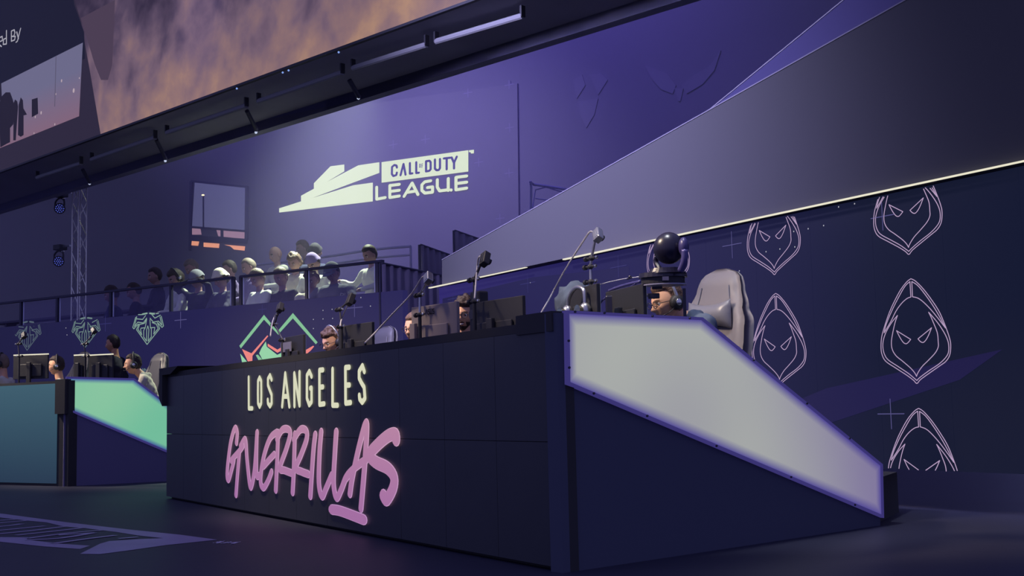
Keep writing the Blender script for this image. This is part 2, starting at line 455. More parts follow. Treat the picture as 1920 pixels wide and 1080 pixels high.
PINKL = pinkmat('pale_pink_led', (214, 168, 190), (190, 142, 192), 0.15, 0.85)
LA = [[[(135, 290), (137, 735), (188, 735)]],
      [[(292, 290), (270, 340), (268, 520), (270, 660), (292, 712), (316, 660), (318, 520), (316, 340), (292, 290)]],
      [[(466, 320), (442, 258), (413, 310), (413, 400), (440, 475), (466, 540), (467, 660), (442, 705), (413, 660), (410, 612)]],
      [[(618, 705), (662, 232), (722, 705)], [(640, 562), (700, 562)]],
      [[(795, 700), (793, 232), (868, 690), (868, 215)]],
      [[(1042, 275), (1010, 200), (975, 260), (975, 590), (1008, 685), (1042, 640), (1042, 440), (1022, 445)]],
      [[(1208, 180), (1155, 185), (1157, 678), (1225, 668)], [(1157, 430), (1208, 425)]],
      [[(1345, 170), (1345, 690), (1418, 690)]],
      [[(1588, 142), (1530, 147), (1533, 660), (1606, 650)], [(1533, 400), (1590, 398)]],
      [[(1803, 205), (1775, 120), (1728, 200), (1728, 300), (1765, 375), (1800, 430), (1812, 590), (1772, 648), (1735, 600), (1730, 545)]]]
for strokes in LA:
    bm = bmesh.new()
    for st in strokes:
        brush(bm, PD, uvs(PD, st, 450, 670, 7.68), 0.0220, 0.0175, 0.006)
    desk.part('letter', bm, CREAM)
GU = [([(143, 540), (147, 480), (133, 455), (110, 530), (93, 650), (87, 735), (96, 760), (114, 700), (128, 640), (112, 645), (160, 590), (182, 560)], [(160, 600), (148, 740), (140, 850)]),
      ([(168, 560), (196, 522), (206, 640), (222, 785), (234, 795), (252, 690), (266, 480)], [(264, 520), (262, 640), (264, 735), (278, 735)]),
      ([(384, 478), (345, 512), (312, 600), (292, 700), (288, 780), (306, 808), (335, 760), (352, 715)], [(305, 680), (340, 640), (368, 610)]),
      ([(392, 480), (386, 650), (378, 822)], [(386, 520), (415, 465), (450, 460), (464, 490), (440, 580), (402, 690), (430, 705), (482, 725)]),
      ([(492, 490), (486, 700), (479, 836)], [(486, 520), (525, 462), (560, 470), (562, 520), (530, 610), (498, 690), (530, 712), (572, 728)]),
      ([(614, 492), (602, 600), (585, 858)],),
      ([(650, 475), (640, 600), (636, 780), (655, 860), (680, 810), (712, 735)],),
      ([(740, 475), (732, 600), (724, 780), (742, 868), (770, 820), (800, 745), (840, 700)],),
      ([(822, 845), (838, 740), (878, 560), (916, 425), (922, 480), (908, 700), (888, 932)], [(800, 750), (850, 690), (920, 640)]),
      ([(1098, 522), (1092, 490), (1050, 500), (985, 555), (940, 612), (975, 655), (1045, 690), (1085, 745), (1080, 810), (1042, 878), (1022, 855)],),
      ([(716, 938), (770, 948), (903, 998)],)]
GU = [tuple(g) if isinstance(g[0], list) else (g,) for g in GU]
for gi, strokes in enumerate(GU):
    k = {9: 1.55, 10: 1.0}.get(gi, 1.0)
    for nm, grow, of, mm in (('letter_outline', 0.0045, 0.006, PINKL), ('letter', 0.0, 0.010, PINK)):
        bm = bmesh.new()
        for st in strokes:
            ru, rz = (0.032 * k + grow, 0.0235 * k + grow)
            if gi == 10: ru, rz = 0.055 + grow, 0.030 + grow
            brush(bm, PD, s2(uvs(PD, st, 400, 660, 3.1775), 5), ru, rz, of + gi * 0.0003, k=12)
        desk.part(nm, bm, mm)

# ------------------------------------------------------------------ screen walls
def led_mat(name, c0, c1, size, axis, rough=0.5):
    """led wall showing a dim navy artwork that shifts in hue across the wall with a few straight facets"""
    m = bpy.data.materials.new(name); m.use_nodes = True; nt = m.node_tree; b = nt.nodes['Principled BSDF']
    b.inputs['Base Color'].default_value = (*lin((14, 14, 18)), 1); b.inputs['Roughness'].default_value = rough; b.inputs['Specular IOR Level'].default_value = 0.1
    tc = nt.nodes.new('ShaderNodeTexCoord'); dp = nt.nodes.new('ShaderNodeVectorMath'); dp.operation = 'DOT_PRODUCT'
    nt.links.new(tc.outputs['Object'], dp.inputs[0]); dp.inputs[1].default_value = axis
    mr = nt.nodes.new('ShaderNodeMapRange'); mr.inputs[1].default_value = 0; mr.inputs[2].default_value = size
    nt.links.new(dp.outputs['Value'], mr.inputs[0])
    mx = nt.nodes.new('ShaderNodeMix'); mx.data_type = 'RGBA'; mx.inputs[6].default_value = (*lin(c0), 1); mx.inputs[7].default_value = (*lin(c1), 1)
    nt.links.new(mr.outputs[0], mx.inputs[0]); nt.links.new(mx.outputs[2], b.inputs['Emission Color']); b.inputs['Emission Strength'].default_value = 1
    return m
uw0 = PW.uv(823, 540)[0]
zt = PW.uv(1600, 377.5)[1]; zb = RISER + 0.01
uw1 = PW.uv(2100, 600)[0]
zL = PW.uv(823, 540)[1]
wdir = 1 if uw1 > uw0 else -1
LEDW = led_mat('navy_screen_artwork', (44, 36, 104), (18, 23, 46), abs(uw1 - uw0) * 0.80, PW.u * wdir)
wall_T = PW.pt(uw0, 0)
wall = Thing('wall_right', 'navy screen wall patterned with outlined hooded emblems behind the near desk', None, wall_T, kind='structure')
# modules
nm_ = 14
ztop = lambda u: zL + (zt - zL) * (u - uw0) / (PW.uv(1600, 377.5)[0] - uw0)
for i in range(nm_):
    a = uw0 + (uw1 - uw0) * i / nm_; b = uw0 + (uw1 - uw0) * (i + 1) / nm_
    bm = bmesh.new(); e = wdir * 0.0008
    prism(bm, [PW.pt(a + e, zb), PW.pt(b - e, zb), PW.pt(b - e, ztop(b)), PW.pt(a + e, ztop(a))], PW.n * 0.12)
    wall.part('screen_panel', bm, LEDW)
print('WALL zt', zt, zL, 'len', uw1 - uw0, 'PW depth', PW.hit(1700, 600))
FACET = emat('dim_violet_artwork', (27, 24, 66), 1.0)
bm = bmesh.new()
flat(bm, [PW.pt(*PW.uv(x, y), 0.002) for x, y in ((1492, 752), (1550, 728), (1880, 655), (1800, 712), (1560, 792))])
flat(bm, [PW.pt(*PW.uv(x, y), 0.002) for x, y in ((1400, 560), (1500, 535), (1600, 516), (1400, 640))][:0] or [PW.pt(*PW.uv(x, y), 0.002) for x, y in ((830, 560), (1000, 520), (1180, 500), (1180, 560), (830, 620))])
wall.part('artwork_facet', bm, FACET)
HOOD = [[(337, 62), (300, 90), (245, 160), (190, 260), (140, 370), (95, 500), (68, 600), (62, 700), (75, 770), (110, 825), (200, 885), (300, 950), (360, 995), (392, 1025), (425, 990), (500, 935), (600, 865), (660, 820), (695, 760), (703, 670), (690, 600), (655, 500), (600, 370), (530, 260), (450, 155), (380, 85), (337, 62)],
        [(90, 560), (110, 480), (165, 350), (220, 240), (280, 135), (328, 88)], [(328, 88), (337, 230)], [(337, 230), (300, 245), (250, 290), (200, 360), (150, 460), (90, 560)],
        [(655, 515), (600, 410), (540, 310), (470, 210), (400, 125), (345, 88)], [(345, 88), (352, 228)], [(352, 228), (400, 240), (450, 275), (520, 345), (590, 430), (655, 515)],
        [(213, 400), (160, 465), (110, 550), (83, 630), (80, 700), (95, 760), (130, 810), (220, 870), (310, 930), (365, 975), (392, 998)],
        [(392, 998), (420, 970), (500, 910), (590, 850), (650, 795), (682, 740), (683, 660), (660, 590), (620, 520), (570, 450), (500, 370)],
        [(213, 400), (190, 470), (170, 560), (158, 640), (165, 710), (200, 770), (260, 820), (330, 880), (370, 925), (389, 960)],
        [(389, 960), (400, 930), (440, 870), (500, 810), (560, 745), (588, 690), (588, 640), (580, 560), (550, 480), (520, 410), (500, 370)],
        [(205, 540), (335, 620)], [(335, 620), (310, 650), (290, 660), (265, 645), (235, 600), (205, 540)], [(527, 513), (402, 615)], [(402, 615), (425, 640), (450, 648), (475, 625), (500, 580), (527, 513)]]
HUV = [s2(uvs(PW, st, 1640, 510, 4.906), 6) for st in HOOD]
tipB2 = PW.uv(1720, 719); apB2 = PW.uv(1708.5, 523)
LILAC = emat('lilac_line', (190, 164, 200), 0.9)
spots = [PW.uv(1705, 477), tipB2, None, PW.uv(1453, 515), PW.uv(1463, 723)]
ap3 = PW.uv(1723, 766)
spots[2] = (tipB2[0] + (ap3[0] - apB2[0]), tipB2[1] + (ap3[1] - apB2[1]))
du = spots[3][0] - spots[0][0]
spots.append((spots[3][0] + du * 1.0, spots[3][1]))
zcut = PW.uv(1700, 895)[1]
for su, sz in spots:
    bm = bmesh.new(); d_u, d_z = su - tipB2[0], sz - tipB2[1]
    for st in HUV:
        brush(bm, PW, [(u + d_u, z + d_z) for u, z in st], 0.0034, 0.0028, 0.004, clip=lambda u, z: z < ztop(u) - 0.01 and z > max(zcut, zb), k=6)
    wall.part('hooded_emblem', bm, LILAC)
DIML = emat('dim_cross_line', (84, 80, 130), 0.9); DOTM = emat('pale_dot', (190, 190, 200), 0.9)
def cross(pl, th, m, cx, cy, wpx, hpx, off=0.004, r=0.0035):
    bm = bmesh.new(); uc, zc = pl.uv(cx, cy); u1 = abs(pl.uv(cx + wpx, cy)[0] - uc); z1 = abs(pl.uv(cx, cy + hpx)[1] - zc)
    brush(bm, pl, [(uc - u1, zc), (uc + u1, zc)], r, r, off, k=6); brush(bm, pl, [(uc, zc - z1), (uc, zc + z1)], r, r, off, k=6)
    th.part('cross_mark', bm, m)
for c in ((1373, 459, 18, 25), (1655, 406, 22, 26), (1671, 776, 25, 28)): cross(PW, wall, DIML, *c)
DIML2 = emat('faint_cross_line', (52, 50, 104), 0.9)
for c in ((1160, 500, 15, 20), (990, 531, 14, 18), (850, 560, 10, 14)): cross(PW, wall, DIML2, *c)
def dots(pl, th, pts, r=0.006, off=0.004):
    for x, y in pts:
        bm = bmesh.new(); u, z = pl.uv(x, y)
        flat(bm, [pl.pt(u + r * math.cos(i * math.pi / 3), z + r * math.sin(i * math.pi / 3), off) for i in range(6)])
        th.part('light_dot', bm, DOTM)
dots(PW, wall, [(1387, 508), (1388, 535), (1437, 472), (1463, 467), (1491, 463), (1489, 434), (1516, 429), (1545, 423), (1573, 388), (1603, 382), (995, 530)])
# canopy: pale slanted wall above the screens
CANOPY = mat('grey_stretched_fabric', (88, 87, 90), 0.8, 0.1, noise_amt=0.02, noise_scale=1)
PC = PW.shift(0.02)
can = Thing('slanted_canopy', 'large pale fabric wedge rising above the emblem screen wall', 'canopy', PC.hit(843, 531))
bm = bmesh.new()
cpts = [(843, 489), (843, 533.5), (2150, 262), (2150, -235)]
prism(bm, [PC.pt(*PC.uv(*p), 0.10) for p in cpts], PC.n * 0.22)
can.part('fabric_panel', bm, CANOPY)
TRIML = emat('warm_white_strip', (235, 230, 205), 1.0); EDGE = mat('pale_edge_trim', (130, 126, 140), 0.5, 0.3)
for a, b in (((823, 540.5), (1006, 502)), ((1077, 487.5), (2150, 261.5))):
    bm = bmesh.new(); ua, za = PC.uv(*a); ub, zb_ = PC.uv(*b)
    prism(bm, [PC.pt(ua, za - 0.006, 0.14), PC.pt(ub, zb_ - 0.004, 0.14), PC.pt(ub, zb_ + 0.002, 0.14), PC.pt(ua, za + 0.006, 0.14)], PC.n * 0.03)
    can.part('light_strip', bm, TRIML, label='thin glowing strip under the canopy')
bm = bmesh.new(); ua, za = PC.uv(843, 488); ub, zb_ = PC.uv(2150, -236)
prism(bm, [PC.pt(ua, za - 0.004, 0.105), PC.pt(ub, zb_ - 0.004, 0.105), PC.pt(ub, zb_ + 0.006, 0.105), PC.pt(ua, za + 0.006, 0.105)], PC.n * 0.05)
can.part('edge_trim', bm, EDGE)
PC2 = PW.shift(0.55)
can2 = Thing('rear_fabric_wedge', 'narrow fabric wedge in painted violet light behind the top of the large pale canopy', 'canopy', PC2.hit(1295, 238))
bm = bmesh.new(); prism(bm, [PC2.pt(*PC2.uv(*p), 0.0) for p in ((1240, 282), (1290, 240), (1581, 0), (1930, -285), (2150, -200), (1500, 160))], PC2.n * 0.1)
can2.part('fabric_panel', bm, mat('violet_light_fabric', (72, 68, 104), 0.8, 0.1, noise_amt=0.02))  # violet of the wall wash is put into the fabric colour
bm = bmesh.new(); ua, za = PC2.uv(1290, 239); ub, zb_ = PC2.uv(1930, -285)
prism(bm, [PC2.pt(ua, za - 0.004, 0.005), PC2.pt(ub, zb_ - 0.004, 0.005), PC2.pt(ub, zb_ + 0.006, 0.005), PC2.pt(ua, za + 0.006, 0.005)], PC2.n * 0.03)
can2.part('edge_trim', bm, EDGE)

# ------------------------------------------------------------------ far desk
fd = Thing('player_desk', 'far player desk with teal front and glowing green slanted end', 'desk', C0)
TEAL = led_mat('teal_lit_front', (38, 56, 78), (58, 92, 108), 1.2, (0, 0, 1))
ux = lambda x: PL.uv(x, 800)[0]
sg = 1 if ux(0) > ux(100) else -1
u_c = ux(106)
for i in range(5):
    a = u_c + sg * (i * 1.0 + 0.002); b = u_c + sg * ((i + 1) * 1.0 - 0.002)
    bm = bmesh.new(); prism(bm, [PL.pt(a, 0.03), PL.pt(b, 0.03), PL.pt(b, 1.17), PL.pt(a, 1.17)], PL.n * 0.05)
    fd.part('display_panel', bm, TEAL)
bm = bmesh.new(); prism(bm, [PL.pt(ux(127), 0, -0.01), PL.pt(u_c + sg * 5.2, 0, -0.01), PL.pt(u_c + sg * 5.2, 1.2, -0.01), PL.pt(ux(127), 1.2, -0.01)], PL.n * 0.12)
fd.part('backing_board', bm, BLACK)
bm = bmesh.new(); prism(bm, [PL.pt(ux(125), 0.82, 0.03), PL.pt(ux(106.5), 0.82, 0.03), PL.pt(ux(106.5), 1.215, 0.03), PL.pt(ux(125), 1.215, 0.03)], PL.n * 0.15)
fd.part('corner_cap', bm, BLACK)
bm = bmesh.new(); prism(bm, [PL.pt(ux(118), 0.98, -0.12), PL.pt(u_c + sg * 5.2, 0.98, -0.12), PL.pt(u_c + sg * 5.2, 0.98, -0.8), PL.pt(ux(140), 0.98, -0.8)], V((0, 0, 0.03)))
fd.part('worktop', bm, BLACK)
gl = uvs(PLS, [(127, 710), (249, 713), (312, 760), (470, 878), (470, 912), (127, 766)])
fd.part('light_diffuser', attr_plate(PLS, gl, 0.05, 0.035, 'd'), LB_G, label='glowing green slanted light panel')
fd.part('panel_lip', ring_frame(PLS, gl, 0.022, 0.06, 0.045), RIM, label='rim of the green panel with violet glow painted in')
s0 = PLS.uv(118, 912)[0]; s1 = PLS.uv(470, 860)[0]
gtop = PLS.uv(250, 709)
bm = bmesh.new(); prism(bm, [PLS.pt(s0, 0, 0.02), PLS.pt(s1, 0, 0.02), PLS.pt(s1, PLS.uv(470, 876)[1], 0.02), PLS.pt(gtop[0], 1.2, 0.02), PLS.pt(s0, 1.2, 0.02)], PLS.n * 0.08)
fd.part('end_board', bm, mat('navy_board', (112, 108, 140), 0.7, 0.1))
q1 = PLS.pt(s1, 0)
rp = [C0 + PL.n * 0.12 - PL.u * 0.0 + PLS.u * (0.12 if PLS.u.dot(q1 - C0) > 0 else -0.12), q1 + PL.n * 0.1, PF.pt(PF.uv(470, 800)[0], 0, 0.05), PF.pt(PF.uv(-400, 800)[0], 0, 0.05), PL.pt(u_c + sg * 5.2, 0, -0.14)]
footprint('stage_riser', rp, 0.0, RISER, BLACK, 'low black stage riser carrying the far desk and its players', 'stage riser')

# ------------------------------------------------------------------ fascia of the stand
uf0 = PF.uv(-350, 600)[0]; uf1 = PF.uv(755, 552)[0]
zf = PF.uv(446, 572.5)[1]; zr = PF.uv(446, 518)[1]
print('fascia z', zf, zr, PF.uv(702, 552)[1], PF.uv(702, 496)[1], PF.uv(315, 531)[1], PF.uv(315, 581)[1], 'depth', PF.hit(446, 572))
fdir = 1 if uf1 > uf0 else -1
FASC = led_mat('navy_fascia_artwork', (20, 21, 42), (38, 35, 84), abs(uf1 - uf0), PF.u * fdir)
fas = Thing('wall_back', 'navy screen fascia with green crests and a mountain emblem under the spectators', None, PF.pt(uf0, 0), kind='structure')
for i in range(12):
    a = uf0 + (uf1 - uf0) * i / 12; b = uf0 + (uf1 - uf0) * (i + 1) / 12; e = fdir * 0.001
    bm = bmesh.new(); prism(bm, [PF.pt(a + e, 0), PF.pt(b - e, 0), PF.pt(b - e, zf), PF.pt(a + e, zf)], PF.n * 0.1)
    fas.part('screen_panel', bm, FASC)
BUG = [[(185, 160), (212, 290), (135, 560), (165, 600), (250, 500), (300, 470), (235, 620), (520, 1020), (860, 595), (800, 430), (925, 560), (965, 520), (905, 260), (945, 110)],
       [(225, 165), (240, 270), (180, 540), (270, 420), (420, 440), (510, 310), (540, 140)], [(245, 330), (400, 345), (480, 240)], [(240, 160), (285, 215), (380, 215)],
       [(905, 130), (880, 230), (730, 310), (640, 200)], [(870, 280), (920, 500), (830, 390), (690, 420), (600, 310), (580, 140)], [(760, 190), (830, 180), (880, 130)],
       [(320, 480), (450, 450), (510, 340), (470, 570), (360, 580), (345, 610), (375, 760), (275, 610), (320, 480)],
       [(600, 350), (610, 570), (730, 560), (700, 740), (820, 590), (770, 470), (660, 430)],
       [(470, 570), (430, 640), (430, 820), (505, 930), (510, 620), (540, 520), (570, 620), (550, 930), (635, 820), (635, 600), (610, 560)]]
BUV = [uvs(PF, st, 240, 575, 14.4) for st in BUG]
bt = PF.uv(276.5, 646)
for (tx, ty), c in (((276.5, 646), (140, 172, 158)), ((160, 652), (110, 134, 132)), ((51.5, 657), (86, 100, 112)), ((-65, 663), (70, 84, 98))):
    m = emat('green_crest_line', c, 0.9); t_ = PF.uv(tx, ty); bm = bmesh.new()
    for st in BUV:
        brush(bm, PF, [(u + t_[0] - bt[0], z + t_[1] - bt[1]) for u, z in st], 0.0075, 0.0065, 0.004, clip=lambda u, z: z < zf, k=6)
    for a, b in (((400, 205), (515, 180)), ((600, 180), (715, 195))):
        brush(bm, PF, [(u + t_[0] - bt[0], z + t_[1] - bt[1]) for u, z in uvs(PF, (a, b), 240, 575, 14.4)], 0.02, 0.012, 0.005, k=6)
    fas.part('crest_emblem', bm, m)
# second row: only its left horn and middle show behind the chair
bm = bmesh.new(); t_ = PF.uv(292, 753)
for st in BUV:
    brush(bm, PF, [(u + t_[0] - bt[0], z + t_[1] - bt[1]) for u, z in st], 0.0075, 0.0065, 0.004, k=6)
fas.part('crest_emblem', bm, emat('green_crest_line', (105, 130, 130), 0.9))
MG = emat('mint_led', (132, 192, 150), 0.95); ML = emat('pale_mint_led', (150, 212, 168), 0.95); MS = emat('coral_led', (240, 134, 128), 0.95); MK = emat('navy_outline', (24, 22, 52), 1.0)
def mpoly(name, pts, m, off):
    bm = bmesh.new(); flat(bm, [PF.pt(*p, off) for p in uvs(PF, pts, 440, 580, 8.727)]); fas.part(name, bm, m)
mpoly('mountain_line', [(80, 598), (483, 90), (722, 378), (722, 420), (483, 168), (105, 640)], MG, 0.004)
mpoly('mountain_line', [(718, 345), (957, 60), (1362, 540), (1332, 572), (957, 148), (735, 392)], MG, 0.005)
mpoly('coral_stroke', [(125, 650), (280, 720), (540, 425), (556, 440), (297, 760), (290, 1000), (350, 1000)], MS, 0.006)
mpoly('coral_stroke', [(545, 560), (705, 660), (900, 540), (900, 600), (705, 712), (545, 605)], MS, 0.006)
mpoly('coral_stroke', [(1100, 705), (1290, 595), (1306, 608), (1250, 675), (1100, 800)], MS, 0.006)
mpoly('mint_facet', [(515, 525), (530, 612), (700, 745), (900, 650), (900, 900), (500, 900), (405, 720), (440, 640)], ML, 0.005)
mpoly('mint_facet', [(350, 750), (385, 740), (480, 850), (420, 880)], MG, 0.0055)
mpoly('mint_facet', [(95, 725), (235, 890), (130, 890)], ML, 0.005)
for c in ((339, 600, 11, 15), (665, 577, 15, 17)): cross(PF, fas, DIML, *c, r=0.006)
cross(PF, fas, DIML2, 198, 607, 11, 14, r=0.006)
cross(PF, fas, DIML2, 492, 580, 8, 8, r=0.005)
dots(PF, fas, [(588, 599), (606, 598), (624, 597), (588, 616), (606, 598), (677, 558), (695, 574), (623, 580), (606, 582), (124, 615), (126, 628)], r=0.008)

# railing with glass
GLASS = bpy.data.materials.new('hazy_rail_glass'); GLASS.use_nodes = True
nt = GLASS.node_tree; nt.nodes.remove(nt.nodes['Principled BSDF'])
tr = nt.nodes.new('ShaderNodeBsdfTransparent'); df = nt.nodes.new('ShaderNodeBsdfDiffuse'); df.inputs[0].default_value = (*lin((150, 140, 200)), 1)
ms = nt.nodes.new('ShaderNodeMixShader'); ms.inputs[0].default_value = 0.12
nt.links.new(tr.outputs[0], ms.inputs[1]); nt.links.new(df.outputs[0], ms.inputs[2]); nt.links.new(ms.outputs[0], nt.nodes['Material Output'].inputs[0])
RAILM = mat('dark_rail_metal', (52, 50, 74), 0.5, 0.3)
EDGEG = mat('bright_glass_edge', (215, 215, 245), 0.4, 0.4)
rail = Thing('glass_railing', 'glass railing with dark posts along the front of the spectator stand', 'railing', PF.pt(uf0, zf))
def rp_(x, z, off=0.0): return PF.pt(PF.uv(x, 560)[0], z, off)
posts = [35, 103, 203, 316, 433, 447, 571, 704, 711]
def vbar(x, w, z0, z1, m, nm, off=-0.03, th=0.04):
    bm = bmesh.new(); u = PF.uv(x, 560)[0]
    prism(bm, [PF.pt(u - w, z0, off), PF.pt(u + w, z0, off), PF.pt(u + w, z1, off), PF.pt(u - w, z1, off)], PF.n * th); rail.part(nm, bm, m)
for x in posts: vbar(x, 0.022, zf, zr, RAILM, 'post')
for a, b in ((35, 103), (103, 203), (203, 316), (316, 433), (447, 571), (571, 704)):
    ua, ub = PF.uv(a + 4, 560)[0], PF.uv(b - 4, 560)[0]
    bm = bmesh.new(); prism(bm, [PF.pt(ua, zf + 0.01, -0.045), PF.pt(ub, zf + 0.01, -0.045), PF.pt(ub, zr - 0.02, -0.045), PF.pt(ua, zr - 0.02, -0.045)], PF.n * 0.01)
    rail.part('glass_pane', bm, GLASS)
    if a >= 203 or b <= 203:
        for x in ((a + 5,) if a > 400 or a < 204 else (b - 5,)) if a != 571 else (a + 4, b - 5): vbar(x, 0.005, zf + 0.01, zr - 0.02, EDGEG, 'pane_edge', -0.04, 0.015)
bm = bmesh.new(); ua, ub = PF.uv(-200, 560)[0], PF.uv(433, 560)[0]
prism(bm, [PF.pt(ua, zr - 0.02, -0.02), PF.pt(ub, zr - 0.02, -0.02), PF.pt(ub, zr + 0.012, -0.02), PF.pt(ua, zr + 0.012, -0.02)], PF.n * 0.06); rail.part('top_rail', bm, RAILM)
bm = bmesh.new(); ua, ub = PF.uv(447, 560)[0], PF.uv(714, 560)[0]
prism(bm, [PF.pt(ua, zr - 0.02, -0.02), PF.pt(ub, zr - 0.02, -0.02), PF.pt(ub, zr + 0.012, -0.02), PF.pt(ua, zr + 0.012, -0.02)], PF.n * 0.06); rail.part('top_rail', bm, RAILM)

# stand risers
STAND = mat('dark_stand_deck', (80, 78, 100), 0.8, 0.1, noise_amt=0.15, noise_scale=3)
ROWS = [(0.12, 1.15, 1.40), (1.15, 2.1, 1.78), (2.1, 3.0, 2.12), (3.0, 4.4, 2.45)]
stand = Thing('spectator_stand', 'stepped dark spectator stand behind the screen fascia', 'grandstand', PF.pt(uf0, 0, -0.12))
us0, us1 = uf0, PF.uv(712, 560)[0]
for a, b, z in ROWS:
    bm = bmesh.new()
    prism(bm, [PF.pt(us0, 0, -a), PF.pt(us1, 0, -a), PF.pt(us1, z, -a), PF.pt(us0, z, -a)], PF.n * (b - a - 0.005))
    stand.part('deck_step', bm, STAND)

# drapes at the end of the stand
def drape(pl, p_top, p_bot, waves, amp, m, label, extra=0):
    """p_top: [(px,py)..] top edge, p_bot: bottom z; on plane pl"""
    (u0, z0), (u1, z1) = pl.uv(*p_top[0]), pl.uv(*p_top[1])
    bm = bmesh.new(); N, K = 90, 8; rows = []
    for side in (0, 1):
        g = []
        for i in range(N + 1):
            t = i / N; colv = []
            for k in range(K + 1):
                s = k / K
                z = (z0 + (z1 - z0) * t) * (1 - s) + p_bot * s
                w = amp * (0.4 + 0.6 * s) * (math.sin(t * waves * 2 * math.pi + 0.7 * math.sin(t * 9)) + 0.35 * math.sin(t * waves * 5.3 + 2 * s))
                colv.append(bm.verts.new(pl.pt(u0 + (u1 - u0) * t, z, w - side * 0.006)))
            g.append(colv)
        rows.append(g)
        for i in range(N):
            for k in range(K):
                f = (g[i][k], g[i + 1][k], g[i + 1][k + 1], g[i][k + 1]); bm.faces.new(f if side == 0 else f[::-1])
    a, b = rows
    for i in range(N):
        bm.faces.new((a[i][0], b[i][0], b[i + 1][0], a[i + 1][0])); bm.faces.new((a[i][K], a[i + 1][K], b[i + 1][K], b[i][K]))
    for k in range(K):
        bm.faces.new((a[0][k], a[0][k + 1], b[0][k + 1], b[0][k])); bm.faces.new((a[N][k], b[N][k], b[N][k + 1], a[N][k + 1]))
    th = Thing('drape', label, 'drape', pl.pt(u0, p_bot))
    th.part('curtain', bm, m, smooth=True)
    bm = bmesh.new(); cyl(bm, pl.pt(u0, z0 + 0.01), pl.pt(u1, z1 + 0.01), 0.016, seg=8); th.part('top_rod', bm, RAILM)
    bm = bmesh.new(); cyl(bm, pl.pt(u0, p_bot, -0.03), pl.pt(u0, z0 + 0.01, -0.03), 0.02, seg=8); th.part('support_pole', bm, RAILM)
    return th
DRAPE = mat('violet_drape_cloth', (112, 104, 128), 0.9, 0.1, noise_amt=0.08, noise_scale=6)
P1 = Plane(PF.pt(PF.uv(716, 560)[0], 0, -0.05), PF.n); 
P1.n = P1.n if P1.n.dot(P1.O) > 0 else -P1.n
drape(P1, [(716, 495), (845, 521)], 0.0, 9, 0.05, DRAPE, 'violet drape skirting the end of the stand beside the glass railing')
P2 = Plane(PF.shift(3.0).hit(789, 500), PF.n)
drape(P2, [(789, 460), (860, 485)], 0.0, 7, 0.05, DRAPE, 'violet drape hanging one step behind the end of the railing')
P3 = Plane(PF.shift(6.0).hit(853, 470), PF.n)
drape(P3, [(853, 433), (930, 460)], 0.0, 6, 0.05, DRAPE, 'highest and farthest violet drape beside the tip of the canopy')
# guard rails far behind
HR = mat('pale_handrail', (150, 142, 190), 0.5, 0.3)
P4 = Plane(PF.shift(9.0).hit(996, 380), PF.n)
gr = Thing('handrail', 'tubular handrail standing high behind the top edge of the canopy', 'railing', P4.hit(996, 440))
def pline(pl, pts, r): bm = bmesh.new(); tube(bm, smooth_path([pl.pt(*pl.uv(*p)) for p in pts], 3), r); return bm
gr.part('rail_tube', pline(P4, [(996, 470), (996, 350), (1001, 346), (1072, 357), (1075, 362), (1075, 470)], 0.028), HR)
gr.part('rail_tube', pline(P4, [(1004, 470), (1004, 356), (1070, 366)], 0.015), HR)
gr.part('rail_tube', pline(P4, [(1004, 372), (1070, 382)], 0.012), HR)
P5 = PF.shift(4.3)
gr2 = Thing('handrail', 'low pipe handrail at the back of the spectator stand', 'railing', P5.hit(600, 510))
gr2.part('rail_tube', pline(P5, [(470, 498), (600, 483), (700, 468), (770, 462)], 0.022), HR)
gr2.part('rail_tube', pline(P5, [(470, 512), (600, 498), (700, 484), (770, 478)], 0.018), HR)
for x, y in ((470, 498), (600, 483), (700, 468), (770, 462)):
    h = P5.hit(x, y); bm = bmesh.new(); cyl(bm, V((h.x, h.y, 2.45 if x < 730 else 0)), h, 0.02, seg=8); gr2.part('upright', bm, HR)

# ------------------------------------------------------------------ back wall of the arena
WALLM = mat('matte_arena_wall', (88, 86, 88), 0.95, 0.05, noise_amt=0.04, noise_scale=0.4)
ub0, ub1 = PB.uv(-300, 400)[0], PB.uv(1850, 200)[0]
ubx = ub0 + (ub0 - ub1) / abs(ub1 - ub0) * 22
bm = bmesh.new(); prism(bm, [PB.pt(ubx, 0), PB.pt(ub1, 0), PB.pt(ub1, 16), PB.pt(ubx, 16)], PB.n * 0.3)
structure('wall_front', bm, WALLM, PB.pt(ub0, 0), 'tall matte arena wall washed with violet light')
SCR = mat('pale_projection_cloth', (93, 91, 91), 0.9, 0.05, noise_amt=0.03, noise_scale=0.5)
scr = Thing('projection_screen', 'large pale screen on the arena wall showing the glowing league logo', 'screen', PB.hit(700, 520))
def bpoly(pts, off, th, ox=0, oy=0, s=1.0):
    bm = bmesh.new(); prism(bm, [PB.pt(*PB.uv(ox + x / s, oy + y / s), off) for x, y in pts], PB.n * th); return bm
scr.part('screen_sheet', bpoly([(480, 225), (972, 157), (976, 520), (484, 550)], 0.06, 0.05), SCR)
LOGO = emat('pale_lime_led', (214, 224, 196), 1.18); LOGOD = emat('violet_lettering', (80, 72, 136), 1.0)
scr.part('logo_wing', bpoly([(123, 635), (123, 600), (310, 540), (310, 492), (420, 432), (420, 385), (562, 240), (678, 225), (678, 283), (505, 388), (800, 232), (978, 206), (978, 296), (720, 392), (385, 518), (755, 403), (922, 380), (922, 540)], 0.08, 0.015, 500, 260, 4.571), LOGO)
scr.part('logo_plaque', bpoly([(1000, 205), (1740, 103), (1740, 285), (1000, 380)], 0.08, 0.015, 500, 260, 4.571), LOGO)
scr.part('trademark', bpoly([(1748, 104), (1788, 99), (1788, 128), (1766, 131), (1760, 118), (1748, 120)], 0.08, 0.015, 500, 260, 4.571), LOGO)
PXM = PB.hit(800, 330).y / FPX
